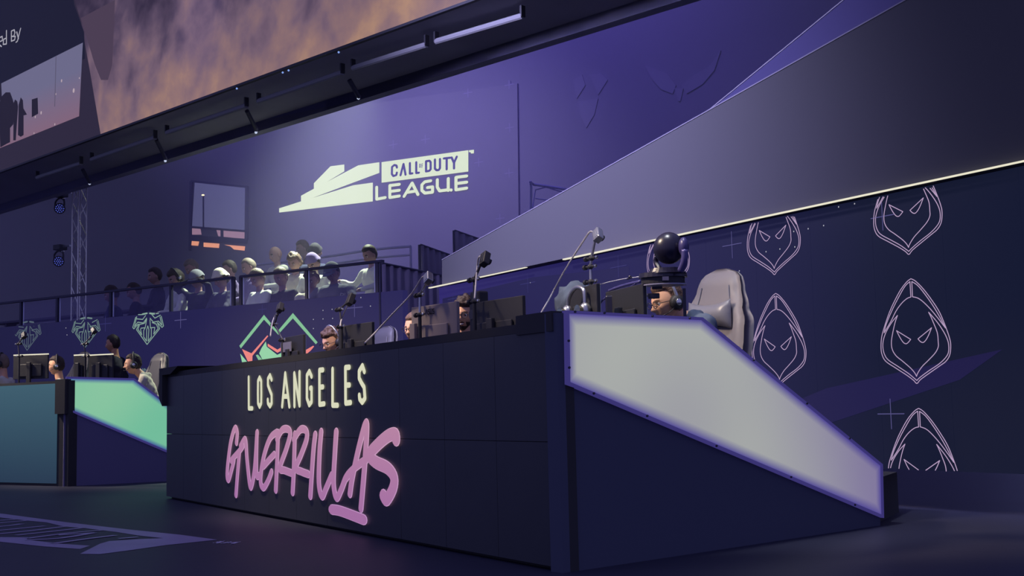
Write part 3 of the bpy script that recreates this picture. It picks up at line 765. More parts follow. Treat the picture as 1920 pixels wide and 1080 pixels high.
def lstroke(name, strokes, half, m, off):
    bm = bmesh.new()
    for st in strokes: brush(bm, PB, uvs(PB, st, 700, 270, 9.0), half * PXM / 9 * 1.25, half * PXM / 9, off, k=8)
    scr.part(name, bm, m)
for st in ([[(430, 405), (422, 372), (385, 362), (347, 395), (344, 515), (370, 548), (420, 530), (428, 490)]], [[(490, 535), (540, 345), (575, 525)]],
           [[(648, 330), (648, 508), (690, 503)]], [[(755, 315), (755, 498), (800, 492)]],
           [[(920, 300), (920, 470)], [(920, 300), (975, 290), (998, 315), (998, 435), (975, 460), (920, 470)]],
           [[(1070, 270), (1070, 425), (1100, 450), (1135, 446), (1155, 415), (1155, 262)]], [[(1220, 252), (1325, 240)], [(1268, 248), (1268, 435)]],
           [[(1350, 235), (1392, 325), (1438, 222)], [(1392, 325), (1392, 420)]]):
    lstroke('letter', st, 19, LOGOD, 0.085)
for st in ([[(810, 348), (810, 402), (828, 400), (828, 346), (810, 348)]], [[(850, 408), (850, 342), (864, 340)], [(850, 374), (860, 372)]]): lstroke('letter', st, 5, LOGOD, 0.085)
for st in ([[(88, 735), (88, 938), (232, 910)]], [[(310, 705), (310, 910)], [(310, 708), (470, 688)], [(310, 808), (470, 788)], [(310, 910), (470, 884)]],
           [[(550, 890), (685, 665), (785, 860)], [(610, 822), (740, 802)]], [[(1000, 628), (900, 645), (850, 695), (850, 790), (900, 835), (1030, 820), (1030, 730), (945, 742)]],
           [[(1110, 610), (1110, 735), (1150, 798), (1290, 780)], [(1295, 590), (1295, 790)], [(1340, 782), (1345, 785)]],
           [[(1425, 570), (1425, 780)], [(1425, 570), (1605, 548)], [(1425, 675), (1605, 652)], [(1425, 780), (1605, 752)]]):
    lstroke('letter', st, 26, LOGO, 0.085)
FAINT = mat('faint_print', (112, 108, 116), 0.9, 0.05)
def bcross(th, x, y, r=8): cross(PB, th, FAINT, x, y, r, r, 0.066, 0.012)
for x, y in ((800, 262), (740, 272), (880, 175), (957, 160), (958, 240), (900, 305), (957, 325), (940, 410)): bcross(scr, x, y)
# faint emblems on the wall
FE = mat('faint_wall_emblem', (94, 92, 94), 0.9, 0.05)
wing = Thing('wall_emblem', 'faint winged emblem on the violet wall', 'emblem', PB.hit(1272, 140))
for pts in ([(1210, 122), (1250, 138), (1268, 160), (1262, 176), (1240, 168), (1222, 148)], [(1278, 160), (1300, 142), (1330, 125), (1352, 95), (1340, 132), (1318, 158), (1288, 176)], [(1265, 165), (1282, 165), (1276, 190), (1272, 190)]):
    wing.part('wing_shape', bpoly(pts, 0.02, 0.02), FE)
sk = Thing('wall_emblem', 'faint knotted emblem on the violet wall close to the screen edge', 'emblem', PB.hit(1100, 185))
for pts in ([(1075, 150), (1092, 140), (1098, 160), (1082, 185)], [(1105, 140), (1128, 138), (1140, 150), (1122, 178)], [(1085, 190), (1122, 185), (1115, 215), (1100, 240), (1088, 215)]):
    sk.part('knot_shape', bpoly(pts, 0.02, 0.02), FE)
# window into the concourse
WINP = emat('dusky_window_sky', (78, 78, 118), 1.0); WARM = emat('amber_lit_band', (215, 140, 110), 1.2); WARM2 = emat('dusky_pink_band', (150, 115, 140), 1.0)
win = Thing('window_1', 'tall concourse window in the violet wall with amber lit bands', None, PB.hit(410, 470), kind='structure')
win.part('pane', bpoly([(366, 342), (463, 352), (462, 432), (361, 424)], 0.02, 0.02), WINP)
win.part('pane', bpoly([(361, 428), (376, 429), (378, 440), (361, 440)], 0.02, 0.02), WARM2)
win.part('pane', bpoly([(406, 429), (462, 433), (462, 449), (448, 447), (410, 443)], 0.02, 0.02), WARM2)
for pts in ([(361, 452), (374, 453), (372, 461), (360, 460)], [(383, 455), (412, 457), (411, 465), (383, 463)], [(422, 459), (460, 462), (459, 470), (440, 468), (433, 462)]):
    win.part('lit_strip', bpoly(pts, 0.03, 0.02), WARM)
FRM = mat('dark_window_frame', (40, 38, 56), 0.8, 0.1)
for pts in ([(360, 338), (466, 349), (466, 353), (360, 342)], [(360, 424), (465, 432), (465, 436), (360, 428)], [(462, 350), (467, 350), (466, 450), (461, 450)], [(358, 340), (362, 340), (360, 470), (356, 470)], [(416, 430), (420, 430), (420, 446), (416, 446)], [(360, 441), (465, 448), (464, 457), (360, 452)]):
    win.part('frame_bar', bpoly(pts, 0.06, 0.05), FRM)
win.part('lamp_post', bpoly([(383, 366), (385, 366), (385, 426), (383, 426)], 0.07, 0.02), FRM)
bm = bmesh.new(); ball(bm, PB.pt(*PB.uv(385, 366.5), 0.1), 0.035, 2, (1.4, 1, 0.7)); win.part('street_lamp', bm, emat('warm_lamp', (255, 225, 170), 2.5))
# lower dark wall behind the stand (left part)
# ------------------------------------------------------------------ top screen and header
sc_u = lambda x, y: PT.uv(x, y)
screen = Thing('overhead_screen', 'huge overhead screen glowing with a dusty purple and amber picture', 'screen', T0)
def dust_mat():
    m = bpy.data.materials.new('dusty_amber_picture'); m.use_nodes = True; nt = m.node_tree; b = nt.nodes['Principled BSDF']
    b.inputs['Base Color'].default_value = (0.01, 0.01, 0.015, 1); b.inputs['Roughness'].default_value = 0.6; b.inputs['Specular IOR Level'].default_value = 0.1
    tc = nt.nodes.new('ShaderNodeTexCoord')
    def dot(v, src=None):
        d = nt.nodes.new('ShaderNodeVectorMath'); d.operation = 'DOT_PRODUCT'; nt.links.new(tc.outputs['Object'], d.inputs[0]); d.inputs[1].default_value = v; return d.outputs['Value']
    def math_(op, a, bb=None, c=None):
        n = nt.nodes.new('ShaderNodeMath'); n.operation = op
        for i, q in enumerate((a, bb, c)):
            if q is None: continue
            if isinstance(q, (int, float)): n.inputs[i].default_value = q
            else: nt.links.new(q, n.inputs[i])
        return n.outputs[0]
    u = dot(PT.u); z = dot((0, 0, 1))
    no = nt.nodes.new('ShaderNodeTexNoise'); no.inputs['Scale'].default_value = 1.5; no.inputs['Detail'].default_value = 8; no.inputs['Distortion'].default_value = 0.15
    nt.links.new(tc.outputs['Object'], no.inputs['Vector'])
    g = math_('MULTIPLY_ADD', z, -0.22, 0.30)
    fac = math_('ADD', no.outputs['Fac'], g)
    r = nt.nodes.new('ShaderNodeValToRGB'); e = r.color_ramp.elements
    e[0].position = 0.28; e[0].color = (*lin((58, 48, 70)), 1); e[1].position = 1.0; e[1].color = (*lin((205, 160, 125)), 1)
    for p, c in ((0.45, (92, 76, 100)), (0.62, (128, 104, 122)), (0.8, (160, 126, 124))):
        q = e.new(p); q.color = (*lin(c), 1)
    nt.links.new(fac, r.inputs[0])
    k = 2 * math.pi / 0.021
    su = math_('SINE', math_('MULTIPLY', u, k)); sz = math_('SINE', math_('MULTIPLY', z, k))
    gr_ = math_('MULTIPLY_ADD', math_('MULTIPLY', su, sz), 0.30, 0.92)
    mx = nt.nodes.new('ShaderNodeMix'); mx.data_type = 'RGBA'; mx.blend_type = 'MULTIPLY'; mx.inputs[0].default_value = 1
    nt.links.new(r.outputs[0], mx.inputs[6]); nt.links.new(gr_, mx.inputs[7])
    nt.links.new(mx.outputs[2], b.inputs['Emission Color']); b.inputs['Emission Strength'].default_value = 0.85
    return m
DUST = dust_mat()
u_a, u_b = PT.uv(-250, 400)[0], PT.uv(1500, -300)[0]
ntile = 12
for i in range(ntile):
    a = u_a + (u_b - u_a) * i / ntile; b = u_a + (u_b - u_a) * (i + 1) / ntile
    bm = bmesh.new(); prism(bm, [PT.pt(a, Z_T), PT.pt(b, Z_T), PT.pt(b, Z_T + 5), PT.pt(a, Z_T + 5)], PT.n * 0.12)
    screen.part('display_panel', bm, DUST)
def tpoly(pts, off, m, nm, ox=0, oy=0, s=1.0, zmin=None):
    bm = bmesh.new(); q = [PT.uv(ox + x / s, oy + y / s) for x, y in pts]
    q = [(u, max(z, Z_T + 0.002)) for u, z in q]
    flat(bm, [PT.pt(u, z, off) for u, z in q]); screen.part(nm, bm, m)
DK = emat('navy_picture_panel', (26, 26, 44), 1.0); DKB = emat('dusk_brown_picture', (58, 48, 62), 1.0)
tpoly([(-250, -200), (130, -200), (140, 0), (152, 40), (170, 140), (189, 262), (189, 300), (-250, 440)], 0.003, emat('deep_plum_picture', (44, 38, 56), 1.0), 'picture_panel')
tpoly([(-250, -200), (110, -200), (140, 10), (158, 60), (160, 110), (-250, 300)], 0.004, DK, 'picture_panel')
tpoly([(152, 34), (216, 0), (211, 122), (203, 150), (190, 150), (178, 120)], 0.005, emat('dusk_plum_picture', (74, 60, 78), 1.0), 'picture_panel')
SKYP = led_mat('dawn_inset_picture', (138, 96, 110), (106, 104, 134), 1.15, (0, 0, 1))
SKYP2 = emat('thin_dark_seam', (84, 78, 100), 0.9)
tpoly([(-120, 220), (0, 158), (156, 80), (149, 218), (0, 278), (-120, 325)], 0.006, SKYP, 'inset_picture')
tpoly([(105.5, 106), (106.5, 105.5), (104, 200), (103, 200)], 0.008, SKYP2, 'picture_seam')
SIL = emat('dark_silhouette', (34, 30, 46), 1.0)
for pts in ([(0, 580), (15, 540), (35, 520), (60, 520), (75, 560), (85, 600), (78, 700), (60, 720), (60, 800), (40, 810), (5, 830), (0, 700)], [(80, 580), (88, 560), (100, 570), (105, 600), (98, 700), (92, 790), (78, 790)],
            [(108, 590), (120, 548), (132, 565), (135, 610), (155, 645), (136, 650), (136, 760), (120, 770), (104, 760)], [(-60, 480), (10, 470), (14, 560), (-60, 600)], [(182, 560), (215, 550), (218, 640), (182, 660)]):
    tpoly(pts, 0.010, SIL, 'soldier_silhouette' if pts[0][0] < 150 and pts[0][0] >= 0 else 'tower_silhouette', 0, 0, 3.0)
BOK = emat('pale_spark', (190, 170, 180), 0.9)
for x, y, r in ((418, 510, 12), (350, 455, 8), (202, 658, 7), (235, 635, 9), (318, 530, 5), (312, 700, 6), (195, 750, 5), (450, 440, 5)):
    u, z = PT.uv(x / 3, y / 3); k = 14.5 / 2300 / 3 * r
    bm = bmesh.new(); flat(bm, [PT.pt(u + 1.3 * k * math.cos(t * math.pi / 5), z + 1.5 * k * math.sin(t * math.pi / 5), 0.011) for t in range(10)]); screen.part('light_spark', bm, BOK)
TXT = emat('grey_white_led', (170, 168, 180), 0.95)
for st in ([[(-6, 262), (-30, 258), (-34, 215), (-8, 205), (-6, 230), (-32, 238)]], [[(-1, 235), (16, 228), (14, 205), (0, 212), (-4, 250), (10, 262)]], [[(38, 172), (38, 248)], [(36, 215), (22, 222), (20, 250), (36, 248)]],
           [[(66, 175), (66, 232), (84, 225), (88, 205), (68, 205)], [(66, 175), (82, 168), (86, 185), (80, 202)]], [[(96, 180), (106, 218)], [(118, 160), (100, 232), (92, 238)]]):
    bm = bmesh.new()
    for q in st: brush(bm, PT, uvs(PT, q, 0, 0, 3.0), 0.018, 0.011, 0.006, k=8)
    screen.part('letter', bm, TXT)
bm = bmesh.new(); prism(bm, [PT.pt(u_a, Z_T - 0.03, 0.02), PT.pt(u_b, Z_T - 0.03, 0.02), PT.pt(u_b, Z_T, 0.02), PT.pt(u_a, Z_T, 0.02)], PT.n * 0.1)
screen.part('bottom_edge', bm, BLACK2)
# header soffit
hd = Thing('header_beam', 'deep black header beam under the overhead screen with pale tubes slung below', 'header', PT.pt(0, Z_T))
dep = 0
h2 = floor_hit(640, 198, Z_T - 0.25); off2 = (h2 - PT.O).dot(PT.n)
print('soffit depth', off2)
SOF = mat('black_soffit', (150, 148, 160), 0.85, 0.1, noise_amt=0.2, noise_scale=1.2)
bm = bmesh.new(); prism(bm, [PT.pt(u_a, Z_T - 0.03, -0.03), PT.pt(u_b, Z_T - 0.03, -0.03), PT.pt(u_b, Z_T - 0.12, -1.2), PT.pt(u_a, Z_T - 0.12, -1.2)], V((0, 0, 0.25)))
hd.part('soffit_board', bm, SOF)
bm = bmesh.new(); prism(bm, [PT.pt(u_a, Z_T - 0.12, -1.2), PT.pt(u_b, Z_T - 0.12, -1.2), PT.pt(u_b, Z_T - 0.25, -off2), PT.pt(u_a, Z_T - 0.25, -off2)], V((0, 0, 0.35)))
hd.part('soffit_board', bm, mat('blue_glow_soffit', (140, 140, 200), 0.8, 0.1, noise_amt=0.15, noise_scale=1))  # blue glow on the rear underside is put into the board colour
bm = bmesh.new(); prism(bm, [PT.pt(u_a, Z_T - 0.25, -off2), PT.pt(u_b, Z_T - 0.25, -off2), PT.pt(u_b, Z_T + 5, -off2), PT.pt(u_a, Z_T + 5, -off2)], PT.n * 0.15)
hd.part('rear_board', bm, SOF)
TUBEM = mat('grey_tube', (128, 128, 132), 0.6, 0.3)
def soff(px, py, dz=0.2): h = floor_hit(px, py, Z_T - dz); return h
for a, b in (((172, 299), (291, 258)), ((313, 249), (462, 198)), ((485, 190), (642, 136)), ((662, 128), (800, 84)), ((818, 78), (980, 30)), ((70, 333), (152, 306))):
    bm = bmesh.new(); cyl(bm, soff(*a), soff(*b), 0.035, seg=10); hd.part('slung_tube', bm, TUBEM)
    for q in (a, b):
        p = soff(*q); bm = bmesh.new(); box(bm, p + V((0, 0, 0.05)), PT.u * 0.012, PT.n * 0.03, ZUP * 0.06); hd.part('clamp', bm, BLACK2)
for k in range(5):
    bm = bmesh.new(); w = -1.45 - 0.28 * k; zz = Z_T - 0.12 - 0.13 * (w * -1 - 1.2) / (off2 - 1.2)
    prism(bm, [PT.pt(u_a, zz - 0.03, w), PT.pt(u_b, zz - 0.03, w), PT.pt(u_b, zz + 0.01, w), PT.pt(u_a, zz + 0.01, w)], PT.n * 0.05); hd.part('rib', bm, SOF)
for a, b in (((293, 262), (310, 297)), ((463, 208), (480, 243)), ((655, 150), (672, 178)), ((155, 318), (168, 340))):
    p, q = soff(*a, 0.2), soff(*b, 0.3)
    bm = bmesh.new(); tube(bm, smooth_path([p, (p + q) / 2 + V((0.05, 0, -0.1)), q], 4), 0.03); hd.part('hanging_cable', bm, CABLE_D)
    bm = bmesh.new(); ball(bm, q + V((0, 0, -0.04)), 0.022, 1); hd.part('status_light', bm, emat('tiny_white_led', (190, 200, 230), 1.0))
for x, y in ((530, 136), (541, 132), (444, 166), (635, 98)):
    p = PT.pt(*PT.uv(x, y), 0.0); u, z = PT.uv(x, y); bm = bmesh.new(); ball(bm, soff(x, y, 0.1), 0.014, 1); hd.part('status_light', bm, emat('tiny_blue_led', (130, 160, 230), 1.0))

# ------------------------------------------------------------------ lighting truss on the left
PTR = PL.shift(5.6)
truss = Thing('lighting_truss', 'silver truss tower standing in the dark behind the spectator stand', 'truss', V((PTR.hit(150, 530).x, PTR.hit(150, 530).y, 0)))
tp = PTR.hit(150, 348); bt_ = PTR.hit(150, 532)
TR = mat('aluminium_truss', (215, 212, 200), 0.25, 0.6, 0.85)
hw = 0.09
cs = [PTR.u * a * hw + PTR.n * b * hw for a in (-1, 1) for b in (-1, 1)]
for c in cs:
    bm = bmesh.new(); cyl(bm, V((tp.x, tp.y, 0)) + c, tp + c, 0.014, seg=8); truss.part('chord', bm, TR)
nseg = 16; zs = [tp.z * i / nseg for i in range(nseg + 1)]
for i in range(nseg):
    for p, q in ((0, 1), (1, 3), (3, 2), (2, 0)):
        bm = bmesh.new(); a, b = (p, q) if i % 2 else (q, p)
        cyl(bm, V((tp.x, tp.y, zs[i])) + cs[a], V((tp.x, tp.y, zs[i + 1])) + cs[b], 0.008, seg=6); truss.part('brace', bm, TR)
bm = bmesh.new(); box(bm, tp + V((0, 0, 0.03)), PTR.u * 0.14, PTR.n * 0.14, ZUP * 0.03); truss.part('top_plate', bm, TR)
bm = bmesh.new(); box(bm, V((tp.x, tp.y, 0.02)), PTR.u * 0.3, PTR.n * 0.3, ZUP * 0.02); truss.part('base_plate', bm, TR)
BLUEL = emat('blue_led', (80, 92, 200), 1.0)
for cx, cy, lab in ((112, 391, 'upper moving light with blue lens dots on the truss'), (110, 490, 'lower moving light with blue lens dots on the truss')):
    c = PTR.hit(cx, cy); side_ = PTR.u if (PTR.hit(130, cy) - c).dot(PTR.u) > 0 else -PTR.u
    ml = Thing('moving_light', lab, 'stage light', c + side_ * 0.25)
    aim = (CAM - c).normalized()
    bm = bmesh.new(); cyl(bm, c - aim * 0.16, c + aim * 0.02, 0.085, 0.105, seg=20); ml.part('lamp_head', bm, BLACK2)
    q = aim.to_track_quat('Z', 'Y')
    for rr, nn in ((0, 1), (0.035, 6), (0.072, 12)):
        for k in range(nn):
            t = 2 * math.pi * k / nn; bm = bmesh.new(); ball(bm, c + aim * 0.022 + q @ V((rr * math.cos(t), rr * math.sin(t), 0)), 0.011, 1); ml.part('lens', bm, BLUEL)
    bm = bmesh.new(); tube(bm, smooth_path([c - side_ * 0.13, c - side_ * 0.13 + V((0, 0, 0.14)), c + V((0, 0, 0.2)), c + side_ * 0.13 + V((0, 0, 0.14)), c + side_ * 0.13], 4), 0.018); ml.part('yoke', bm, BLACK2)
    bm = bmesh.new(); box(bm, c + V((0, 0, 0.26)) + side_ * 0.04, PTR.u * 0.1, PTR.n * 0.09, ZUP * 0.05, 0.01); ml.part('base_box', bm, BLACK2)
    bm = bmesh.new(); cyl(bm, c + V((0, 0, 0.27)) + side_ * 0.1, c + V((0, 0, 0.27)) + side_ * 0.34, 0.02, seg=8); ml.part('clamp_arm', bm, STEEL)
    bm = bmesh.new(); ball(bm, c + V((0, 0, 0.18)) + side_ * 0.12, 0.03, 2, (1, 1, .7)); ml.part('hook', bm, CHROME)

exec_marker = None
# ------------------------------------------------------------------ people
SKIN = mat('fair_skin', (214, 164, 134), 0.55, 0.3, noise_amt=0.05, noise_scale=30)
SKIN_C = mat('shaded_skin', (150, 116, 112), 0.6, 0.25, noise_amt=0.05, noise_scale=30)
SKIN_T = mat('tan_skin', (190, 138, 106), 0.55, 0.3, noise_amt=0.05, noise_scale=30)
LIPS = mat('lip_skin', (170, 100, 90), 0.5, 0.3)
HAIR_D = mat('dark_brown_hair', (52, 40, 40), 0.6, 0.3, noise_amt=0.4, noise_scale=60, bump=0.5, bump_scale=120)
HAIR_B = mat('brown_hair', (98, 76, 66), 0.6, 0.3, noise_amt=0.45, noise_scale=50, bump=0.6, bump_scale=90)
HAIR_L = mat('light_hair', (112, 98, 90), 0.6, 0.3, noise_amt=0.3, noise_scale=50, bump=0.5, bump_scale=90)
EYEW = mat('eye_white', (225, 220, 215), 0.3, 0.5); IRIS = mat('dark_iris', (40, 28, 24), 0.2, 0.5)
TROUSER = mat('dark_trousers', (50, 50, 60), 0.9, 0.1); SHOE = mat('dark_shoes', (40, 40, 46), 0.6, 0.3)
def cloth(name, c): return mat(name, c, 0.9, 0.1, noise_amt=0.12, noise_scale=12, bump=0.35, bump_scale=14)
CL = {'white': cloth('white_cotton', (205, 205, 195)), 'grey': cloth('grey_cotton', (120, 120, 130)), 'black': cloth('black_cotton', (52, 50, 60)),
      'navy': cloth('navy_cotton', (60, 62, 90)), 'slate': cloth('slate_hoodie_cloth', (86, 96, 116)), 'cream': cloth('cream_cotton', (200, 192, 175)), 'violet': cloth('mauve_cotton', (120, 105, 150)), 'plaid': cloth('dark_flannel', (74, 72, 88))}
def sst(a, b, x):
    t = max(0, min(1, (x - a) / (b - a))); return t * t * (3 - 2 * t)
def head_pt(d):
    """surface of the head for unit direction d (x right, y face, z up)"""
    x, y, z = d
    rx, ry, rz = 0.077, 0.098, 0.122
    p = V((x * rx, y * ry, z * rz))
    t = -p.z
    if t > 0:
        k = sst(0.0, 0.12, t)
        p.x *= 1 - 0.30 * k
        if p.y < 0: p.y *= 1 - 0.45 * k          # jaw does not reach the nape
        else: p.y *= 1 - 0.05 * k
    if y > 0:
        g = lambda cx, cz, sx, sz: math.exp(-((p.x - cx) / sx) ** 2 - ((p.z - cz) / sz) ** 2)
        f = 0
        f += 0.010 * g(0, 0.002, 0.012, 0.030) + 0.024 * g(0, -0.026, 0.013, 0.014) + 0.006 * g(0.011, -0.03, 0.008, 0.008) + 0.006 * g(-0.011, -0.03, 0.008, 0.008)
        f -= 0.012 * (g(0.031, 0.004, 0.016, 0.012) + g(-0.031, 0.004, 0.016, 0.012))
        f += 0.006 * (g(0.028, 0.024, 0.022, 0.008) + g(-0.028, 0.024, 0.022, 0.008))
        f += 0.004 * (g(0.045, -0.02, 0.018, 0.018) + g(-0.045, -0.02, 0.018, 0.018))
        f += 0.009 * g(0, -0.057, 0.022, 0.007) + 0.009 * g(0, -0.071, 0.018, 0.007) - 0.005 * g(0, -0.0635, 0.022, 0.0028)
        f -= 0.004 * g(0, -0.082, 0.02, 0.006) + 0 ; f += 0.010 * g(0, -0.100, 0.022, 0.016)
        p.y += f * sst(0.0, 0.35, y)
    return p
def ico_dirs(sub):
    bm = bmesh.new(); bmesh.ops.create_icosphere(bm, subdivisions=sub, radius=1)
    vs = [v.co.normalized() for v in bm.verts]; fs = [tuple(v.index for v in f.verts) for f in bm.faces]; bm.free(); return vs, fs
ICO = {k: ico_dirs(k) for k in (3, 4, 5)}
HEADS = {k: [head_pt(d) for d in ICO[k][0]] for k in (4, 5)}
def capsule(bm, a, b, ra, rb, seg=10):
    cyl(bm, a, b, ra, rb, seg); ball(bm, a, ra * 0.995, 2); ball(bm, b, rb * 0.995, 2)
def remeshed(bm, voxel):
    me = bpy.data.meshes.new('tmp'); bm.to_mesh(me); bm.free()
    o = bpy.data.objects.new('tmp', me); COL.objects.link(o)
    md = o.modifiers.new('r', 'REMESH'); md.mode = 'VOXEL'; md.voxel_size = voxel
    sm = o.modifiers.new('s', 'SMOOTH'); sm.factor = 0.5; sm.iterations = 5
    dg = bpy.context.evaluated_depsgraph_get(); ev = o.evaluated_get(dg)
    out = bpy.data.meshes.new_from_object(ev)
    bpy.data.objects.remove(o); bpy.data.meshes.remove(me)
    return out
def seg_dist(p, a, b):
    ab = b - a; t = max(0, min(1, (p - a).dot(ab) / max(1e-9, ab.length_squared))); return (p - a - ab * t).length
PEOPLE = []
def person(label, head, face, floor_z, top='black', skin=SKIN, hair='short', hairm=HAIR_D, pitch=0.0, roll=0.0, glasses=False, headset=None, beard=False, cap=None,
           arms=None, near=False, stand=False, lean=0.25, group=None, bulk=1.0, hood=False, extra=None, hs_=1.0, neck_at=(0, -0.035, -0.185), sleeves='long', capm=None, headyaw=0.0, seat=0.47):
    """face: horizontal facing direction, arms: (elbow, wrist) left and right in the body's frame from the neck base"""
    H = V(head); f = V((face.x, face.y, 0)).normalized(); r = V((f.y, -f.x, 0))
    def L(x, y, z): return r * x + f * y + ZUP * z
    neck = H + L(*neck_at)
    hip_z = floor_z + (0.92 if stand else seat)
    dz = neck.z - hip_z
    Lt = 0.56
    back = math.sqrt(max(0.0, Lt * Lt - dz * dz)) if dz < Lt else 0.03
    if stand: back = min(back, 0.1)
    P = V((neck.x, neck.y, hip_z)) - f * back
    up = (neck - P).normalized()
    bones = []; bm = bmesh.new()
    def bone(a, b, ra, rb, kind): capsule(bm, a, b, ra, rb); bones.append((a, b, kind, (ra + rb) / 2))
    k = bulk
    ch = neck - up * 0.17
    bone(neck - r * 0.085 * k - up * 0.10, neck + r * 0.085 * k - up * 0.10, 0.092 * k, 0.092 * k, 0)
    bone(ch - r * 0.075 * k, ch + r * 0.075 * k, 0.108 * k, 0.108 * k, 0)
    wa = P + up * 0.16
    bone(wa - r * 0.055 * k, wa + r * 0.055 * k, 0.105 * k, 0.105 * k, 0)
    bone(ch, wa, 0.115 * k, 0.108 * k, 0)
    bone(wa, P, 0.11 * k, 0.11 * k, 0)
    bone(P - r * 0.08, P + r * 0.08, 0.105 * k, 0.105 * k, 2)
    bone(neck - up * 0.03, H + L(0, -0.02, -0.06), 0.056, 0.052, 1)
    bone(neck - r * 0.17 * k - up * 0.045, neck + r * 0.17 * k - up * 0.045, 0.055, 0.055, 0)
    if arms is None: arms = (((-0.26, 0.10, -0.33), (-0.12, 0.34, -0.36)), ((0.26, 0.10, -0.33), (0.12, 0.34, -0.36)))
    hands = []
    for s, (el, wr) in zip((-1, 1), arms):
        S = neck + r * s * 0.185 * k - up * 0.055; El = neck + L(*el); Wr = neck + L(*wr)
        d1 = El - S; El = S + d1.normalized() * min(max(d1.length, 0.24), 0.31); d2 = Wr - El; Wr = El + d2.normalized() * min(max(d2.length, 0.20), 0.26)
        bone(S, El, 0.062 * min(k, 1.15), 0.048, 0)
        slv = 0 if sleeves == 'long' else 1
        bone(El, Wr, 0.045 if slv == 0 else 0.040, 0.036 if slv == 0 else 0.028, slv)
        fd_ = (Wr - El).normalized(); hd_ = Wr + fd_ * 0.055
        bone(Wr + fd_ * 0.02, hd_, 0.026, 0.030, 1)
        hands.append((Wr, fd_, s))
    for s in (-1, 1):
        hp = P + r * s * 0.09
        if stand: kn = hp + L(s * 0.02, 0.05, -0.43); an = V((kn.x, kn.y, floor_z + 0.09)) - f * 0.03
        else: kn = hp + L(s * 0.06, 0.42, 0.02); an = V((kn.x, kn.y, floor_z + 0.09)) + f * 0.02
        bone(hp, kn, 0.088 * k, 0.062, 2); bone(kn, an, 0.060, 0.044, 2); bone(an - ZUP * 0.04, an + f * 0.15 - ZUP * 0.05, 0.040, 0.034, 3)
    if hood:
        for a in range(7):
            t = math.pi * (0.05 + 0.9 * a / 6) ; p = neck + r * math.cos(t) * 0.085 - f * (math.sin(t) * 0.085 - 0.02) + ZUP * 0.0
            ball(bm, p, 0.038, 2)
        bones.append((neck - r * 0.08 - f * 0.02, neck + r * 0.08 - f * 0.02, 0, 0.04)); bones.append((neck - f * 0.09, neck - f * 0.08, 0, 0.04))
    me = remeshed(bm, 0.012 if near else 0.016)
    B = bmesh.new(); B.from_mesh(me); bpy.data.meshes.remove(me)
    seed = random.random() * 50
    for fc in B.faces:
        c = fc.calc_center_median(); best = min(bones, key=lambda q: seg_dist(c, q[0], q[1]) - q[3]); fc.material_index = best[2]; fc.smooth = True
    for v in B.verts:        # soft cloth folds
        c = v.co; best = min(bones, key=lambda q: seg_dist(c, q[0], q[1]) - q[3])
        if best[2] in (0, 2): v.co = c + v.normal * (0.010 * noise.noise((c + V((seed, 0, 0))) * 9) + 0.006 * noise.noise((c + V((0, seed, 0))) * 22))
    # fingers
    for Wr, d, s in hands:
        side = d.cross(ZUP); side = side.normalized() if side.length > 0.1 else r.copy()
        nn = side.cross(d).normalized()
        for i, (ln, o) in enumerate(((0.060, -0.027), (0.072, -0.010), (0.068, 0.009), (0.052, 0.026))):
            b0 = Wr + d * 0.065 + side * o; b1 = b0 + d * ln * 0.5 - nn * 0.006; b2 = b1 + d * ln * 0.35 - nn * ln * 0.35; b3 = b2 + d * ln * 0.05 - nn * ln * 0.28
            n0 = len(B.faces); tube(B, [b0, b1, b2, b3], [0.0095, 0.009, 0.008, 0.0065], 6)
            B.faces.ensure_lookup_table()
            for q in B.faces[n0:]: q.material_index = 1; q.smooth = True
        b0 = Wr + d * 0.03 - side * s * 0.024; n0 = len(B.faces)
        tube(B, [b0, b0 + d * 0.025 - side * s * 0.02 - nn * 0.005, b0 + d * 0.055 - side * s * 0.022 - nn * 0.02], [0.012, 0.0105, 0.008], 6); B.faces.ensure_lookup_table()
        for q in B.faces[n0:]: q.material_index = 1; q.smooth = True
    # head
    hy = Matrix.Rotation(headyaw, 3, 'Z'); hf = hy @ f; hr = V((hf.y, -hf.x, 0))
    M3 = Matrix((hr, hf, ZUP)).transposed()
    M3 = M3 @ Matrix.Rotation(-pitch, 3, 'X') @ Matrix.Rotation(roll, 3, 'Y')
    M3 = M3 * hs_
    sub = 5 if near else 4
    def HW(p): return H + M3 @ p
    vs = [B.verts.new(HW(p)) for p in HEADS[sub]]
    for fi in ICO[sub][1]:
        fc = B.faces.new([vs[i] for i in fi]); fc.smooth = True
        c = (HEADS[sub][fi[0]] + HEADS[sub][fi[1]] + HEADS[sub][fi[2]]) / 3
        mi = 1
        if c.y > 0.05 and abs(c.x) < 0.024 - abs(c.z + 0.064) * 1.2 and -0.074 < c.z < -0.053: mi = 4
        if c.y > 0.05 and 0.012 < abs(c.x) < 0.046 and abs(c.z - 0.027 + abs(abs(c.x) - 0.03) * 0.25) < 0.0042: mi = 5
        if beard and c.y > -0.01 and mi == 1 and ((c.z < -0.078) or (c.z < -0.045 and abs(c.x) > 0.036) or (-0.054 < c.z < -0.046 and abs(c.x) < 0.026)): mi = 6
        fc.material_index = mi
    for s in (-1, 1):   # ears
        for pc, rr, sc in (((s * 0.076, -0.006, -0.012), 0.030, (0.35, 0.62, 1.0)), ((s * 0.080, 0.0, -0.012), 0.017, (0.4, 0.7, 1.0))):
            n0 = len(B.faces); m = Matrix.Translation(HW(V(pc))) @ M3.to_4x4() @ Matrix.Rotation(s * -0.3, 4, 'Z') @ Matrix.Diagonal((*sc, 1))
            bmesh.ops.create_icosphere(B, subdivisions=2, radius=rr, matrix=m); B.faces.ensure_lookup_table()
            for q in B.faces[n0:]: q.material_index = 1; q.smooth = True
    T = V((P.x, P.y, floor_z))
